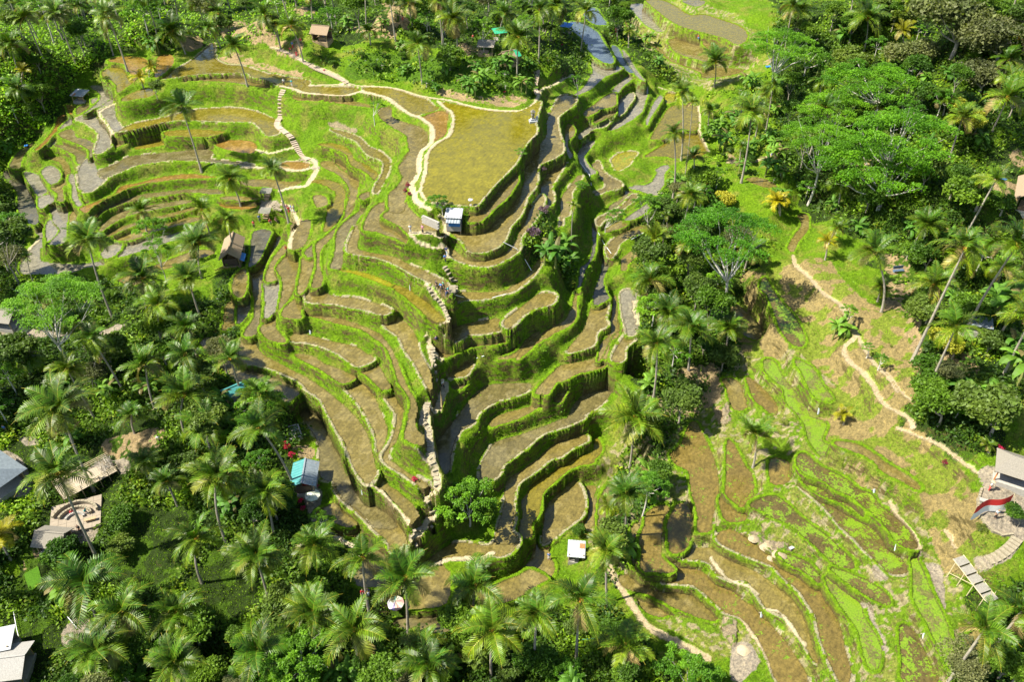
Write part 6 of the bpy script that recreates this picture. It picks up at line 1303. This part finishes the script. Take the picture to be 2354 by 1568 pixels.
# --- people
def skin_mesh(name, verts, edges, radii, material, sub=1):
    me = bpy.data.meshes.new(name); me.from_pydata([tuple(v) for v in verts], edges, []); o = bpy.data.objects.new(name, me); col.objects.link(o)
    md = o.modifiers.new("s", 'SKIN'); md.use_smooth_shade = True
    for i, r_ in enumerate(radii): o.data.skin_vertices[0].data[i].radius = (r_, r_) if not isinstance(r_, tuple) else r_
    o.data.skin_vertices[0].data[0].use_root = True; sb = o.modifiers.new("u", 'SUBSURF'); sb.levels = sub; sb.render_levels = sub
    dg = bpy.context.evaluated_depsgraph_get(); dg.update(); out = bpy.data.meshes.new_from_object(o.evaluated_get(dg)); out.name = name; out.materials.clear(); out.materials.append(material); bpy.data.objects.remove(o); return out
def figure(pose):
    V, E, Rr = [], [], []
    def add(p, r_, par=None):
        V.append(Vector(p)); Rr.append(r_)
        if par is not None: E.append((par, len(V) - 1))
        return len(V) - 1
    sit = pose == 'sit'; hz = .48 if sit else .92; hip = add((0, 0, hz), (.15, .11)); waist = add((0, 0, hz + .2), (.135, .10), hip); chest = add((0, .01, hz + .40), (.17, .115), waist); nk = add((0, 0, hz + .56), .055, chest); hd0 = add((0, -.01, hz + .64), .075, nk); hd1 = add((0, -.02, hz + .73), .095, hd0); hd2 = add((0, -.01, hz + .80), .075, hd1); add((0, -.115, hz + .71), .018, hd1)
    J = {}
    for s_ in (-1, 1):
        sh = add((s_ * .17, 0, hz + .47), .065, chest); w_ = {'stand': (0, .05), 'walk': (s_ * .22, .05), 'sit': (-.25, .1)}[pose]; el = add((s_ * .24, w_[0] * .6 + .02, hz + .20), .045, sh); wr = add((s_ * .25, w_[0] - .12 if pose != 'sit' else -.32, hz - .02 + (.1 if sit else 0)), .030, el); pm = add((s_ * .25, V[wr].y - .05, V[wr].z - .06), .034, wr)
        for k_ in range(4): f1 = add(V[pm] + Vector((-.012 + s_ * 0, -.022 + .015 * k_, -.055 + .006 * abs(k_ - 1.5))), .010, pm); add(V[f1] + Vector((-s_ * .014, -.006, -.035 + .004 * abs(k_ - 1))), .008, f1)
        th = add(V[wr] + Vector((-s_ * .02, -.045, -.035)), .011, wr); add(V[th] + Vector((-s_ * .008, -.02, -.03)), .009, th)
        ky = {'stand': .0, 'walk': -s_ * .18, 'sit': -.42}[pose]; kn = add((s_ * .10, ky - .03, .47 if not sit else .50), .065, hip); an = add((s_ * .10, ky * 1.5 + (.05 if pose == 'walk' else 0) if not sit else -.44, .09), .042, kn); add((s_ * .11, V[an].y - .15, .04), .038, an); J[s_] = (sh, el, wr, kn, an)
    SK = PEOPLE['skin']; body = skin_mesh("body", V, E, Rr, SK); R_ = lambda r_, k: tuple(v + k for v in r_) if isinstance(r_, tuple) else r_ + k
    def part(ids, eds, k, name, material):
        mp = {a: i for i, a in enumerate(ids)}; return skin_mesh(name, [V[a] for a in ids], [(mp[a], mp[b]) for a, b in eds], [R_(Rr[a], k) for a in ids], material)
    ids = [chest, waist, hip]; ed = [(chest, waist), (waist, hip)]
    for s_ in (-1, 1): ids += [J[s_][0], J[s_][1]]; ed += [(chest, J[s_][0]), (J[s_][0], J[s_][1])]
    shirt = lambda m: part(ids, ed, .018, "shirt", m); i2 = [hip]; e2 = []
    for s_ in (-1, 1): i2 += [J[s_][3], J[s_][4]]; e2 += [(hip, J[s_][3]), (J[s_][3], J[s_][4])]
    trou = lambda m: part(i2, e2, .016, "trousers", m); hh = V[hd1]
    hair = skin_mesh("hair", [hh + Vector((0, .03, .06)), hh + Vector((0, .06, 0)), hh + Vector((0, .06, -.07))], [(0, 1), (1, 2)], [.088, .085, .05], PEOPLE['hair'])
    return dict(body=body, shirt=shirt, trou=trou, hair=hair, head=hh)
PEOPLE = {'skin': m_simple("skin", (.42, .25, .17), .6, 20, .08), 'hair': m_simple("dark_hair", (.025, .02, .015), .5, 20, .2), 'eye': m_simple("eye", (.02, .02, .02), .2)}
FIG = {k: figure(k) for k in ('stand', 'walk', 'sit')}; CL = dict(w=(.75, .74, .72), r=(.6, .05, .06), b=(.08, .2, .5), k=(.03, .03, .035), g=(.1, .35, .18), t=(.05, .4, .4), p=(.6, .25, .35), n=(.05, .07, .16), y=(.6, .5, .2), s=(.45, .5, .55)); CM = {}; GM = {}
mb = MB(); mb.tube([(0, 0, -.006), (0, 0, 0), (0, 0, .006)], [.004, .012, .004], k=6); EYE = mb.mesh("eye", PEOPLE['eye'], True)
mb = MB(); mb.tube([(0, 0, 0), (0, 0, .02), (0, 0, .10), (0, 0, .22)], [.30, .27, .10, .01], (.6, .5, .3), 12); HAT = mb.mesh("hat", STRAW, True)
def cloth(pose, what, c):
    if c not in CM: CM[c] = m_simple("cloth_" + {'w': 'white', 'r': 'red', 'b': 'blue', 'k': 'black', 'g': 'green', 't': 'teal', 'p': 'pink', 'n': 'navy', 'y': 'tan', 's': 'grey'}[c], CL[c], .8, 12, .12)
    if (pose, what, c) not in GM: GM[(pose, what, c)] = FIG[pose][what](CM[c])
    return GM[(pose, what, c)]
for t, x, y, rz, pose, sh, tr, hat, lab in (
 ('B', 98, 635, 20, 'stand', 'w', 'k', 0, "person in white at the head of the long stone stairs"), ('B', 157, 642, -10, 'stand', 't', 'w', 0, "person in light blue on the upper bank by the stairs"), ('F', 345, 450, 10, 'stand', 'p', 'w', 0, "person in pink in the courtyard group"), ('F', 360, 468, 200, 'stand', 'r', 'r', 0, "person in a red outfit in the courtyard group"), ('F', 377, 455, 120, 'stand', 'b', 'w', 0, "person in a blue shirt in the courtyard group"), ('F', 396, 458, 60, 'stand', 'w', 's', 0, "person in white at the right of the courtyard group"), ('F', 318, 430, 60, 'stand', 'y', 'k', 1, "person with a straw hat in the courtyard group"),
 ('F', 100, 575, 0, 'stand', 'r', 'k', 0, "person in red on the stepped path by the left lanes"), ('F', 142, 530, 30, 'stand', 'b', 'n', 0, "person in blue below the slat shelters"), ('F', 220, 545, 30, 'sit', 'r', 'k', 0, "person in red seated among courtyard plants"), ('F', 262, 535, 70, 'sit', 'p', 'k', 0, "person in dark pink seated near the leaning palm"),
 ('F', 1262, 612, 15, 'stand', 'w', 'w', 0, "person in a long white outfit on the path below the hut"), ('F', 1353, 614, -30, 'stand', 'p', 'k', 0, "person in pink and black posing below the hut"), ('F', 1531, 775, 170, 'walk', 'n', 's', 0, "hiker in navy highest on the ridge path"), ('F', 1521, 832, 180, 'walk', 'b', 'k', 0, "hiker in blue at the top of the curved steps"), ('F', 1456, 1028, 120, 'walk', 'k', 'k', 0, "hiker in black leading the group on the ridge"), ('F', 1490, 1045, 150, 'walk', 'b', 'k', 0, "hiker in a blue top second in the ridge group"), ('F', 1506, 1030, 100, 'walk', 'g', 'k', 0, "hiker in bright green in the ridge group"), ('F', 1527, 1078, 150, 'walk', 'k', 'n', 0, "hiker in dark clothes at the rear of the ridge group"), ('F', 1543, 1072, 60, 'walk', 't', 'n', 0, "hiker in teal at the rear of the ridge group"),
 ('J', 1455, 190, 200, 'sit', 'n', 'p', 0, "person in dark purple seated beside the ridge path"), ('J', 1503, 535, 30, 'walk', 'w', 'k', 1, "person in white with a hat on the lower ridge"), ('N', 684, 920, 10, 'sit', 'r', 'k', 0, "person in red seated by the lowest left pool"), ('N', 722, 912, 10, 'sit', 'n', 's', 0, "person in dark blue seated by the lowest left pool"), ('N', 2066, 658, 0, 'stand', 'b', 'w', 0, "person in striped blue on the stone path near the white shed"),
 ('L', 1976, 962, 40, 'stand', 'w', 'r', 1, "person in white shirt and red cloth by the pavilion"), ('L', 2020, 1168, 0, 'stand', 's', 'k', 0, "person in grey under the waving flag"), ('I', 547, 1368, 30, 'sit', 'r', 'r', 0, "person in red seated on the stone court"), ('I', 652, 1372, 80, 'walk', 't', 'w', 0, "person in pale blue walking on the stone court"), ('I', 600, 1498, 0, 'stand', 'k', 'k', 0, "dark figure standing at the court's lower step"),
 ('C', 1706, 1160, 10, 'stand', 'r', 'b', 1, "person in red and blue on the earth path under the white tree"), ('C', 1160, 288, 0, 'sit', 'r', 'b', 0, "farmer in red crouching on the far mud terrace"), ('C', 550, 248, 0, 'stand', 'r', 'r', 0, "person in red on the green ridge right of the blue water"), ('E', 726, 1335, 0, 'walk', 'p', 'p', 0, "person in pink on the path at far left"), ('E', 240, 1412, 0, 'walk', 'n', 's', 0, "person in navy on the left edge path"), ('B', 162, 358, 0, 'stand', 'b', 'r', 0, "person in blue beside the brown slope steps"), ('B', 145, 385, 0, 'sit', 'r', 'k', 0, "person in red seated at the top of the slope steps"), ('B', 192, 415, 0, 'sit', 'r', 'r', 0, "person in red seated lower on the slope steps"), ('B', 225, 330, 0, 'stand', 'r', 'k', 0, "person in red below the brown thatched hut"),
 ('B', 395, 300, 0, 'stand', 'b', 'k', 0, "person in blue at the brown thatched hut"), ('B', 980, 150, 0, 'stand', 'k', 'r', 0, "dark clad person on the top earth clearing"), ('B', 1075, 160, 0, 'stand', 'r', 'k', 0, "person in red right of the top earth clearing"), ('B', 298, 30, 0, 'stand', 'r', 'r', 0, "person in red at the very top left of centre"), ('B', 1503, 305, 0, 'stand', 'r', 'k', 0, "person in red beside the grey thatched shelter"), ('I', 1190, 832, 0, 'walk', 'w', 'k', 0, "person in white in the dim yard"), ('I', 1112, 900, 0, 'sit', 'k', 'y', 0, "dark figure seated in the dim yard"), ('I', 48, 755, 0, 'stand', 'b', 'k', 0, "person in blue by the leaning trunk at left")):
    b = B_(t, x, y); r_ = empty("person", b, R(rz)); f_ = FIG[pose]; sc = 1.03; r_.scale = (sc, sc, sc); tag(r_, lab, "person"); place(f_['body'], "body", r_); place(cloth(pose, 'shirt', sh), "shirt", r_); place(cloth(pose, 'trou', tr), "trousers", r_); place(f_['hair'], "hair", r_)
    for s_ in (-1, 1): place(EYE, "eye", r_, f_['head'] + Vector((s_ * .035, -.093, .01)), rot=(R(90), 0, 0))
    if hat: place(HAT, "hat", r_, f_['head'] + Vector((0, 0, .06)))
# rice nursery
r_ = empty("rice_seedbed", B_('M', 250, 810), 0); tag(r_, "striped bright green rice seedbed in the left garden", "seedbed"); SEED = m_simple("seedling_leaf", (.09, .22, .01), .6)
qb = [B_('M', x, y) for x, y in ((178, 770), (285, 712), (318, 830), (225, 905))]
for i in range(17):
    u = (i + .5) / 17; p0 = qb[0].lerp(qb[3], u) - r_.location; p1 = qb[1].lerp(qb[2], u) - r_.location; mk("seedling_row", SEED, r_, lambda m: m.tube([tuple(p0 + Vector((0, 0, .05))), tuple((p0 + p1) / 2 + Vector((0, 0, .1))), tuple(p1 + Vector((0, 0, .05)))], .085, k=5))
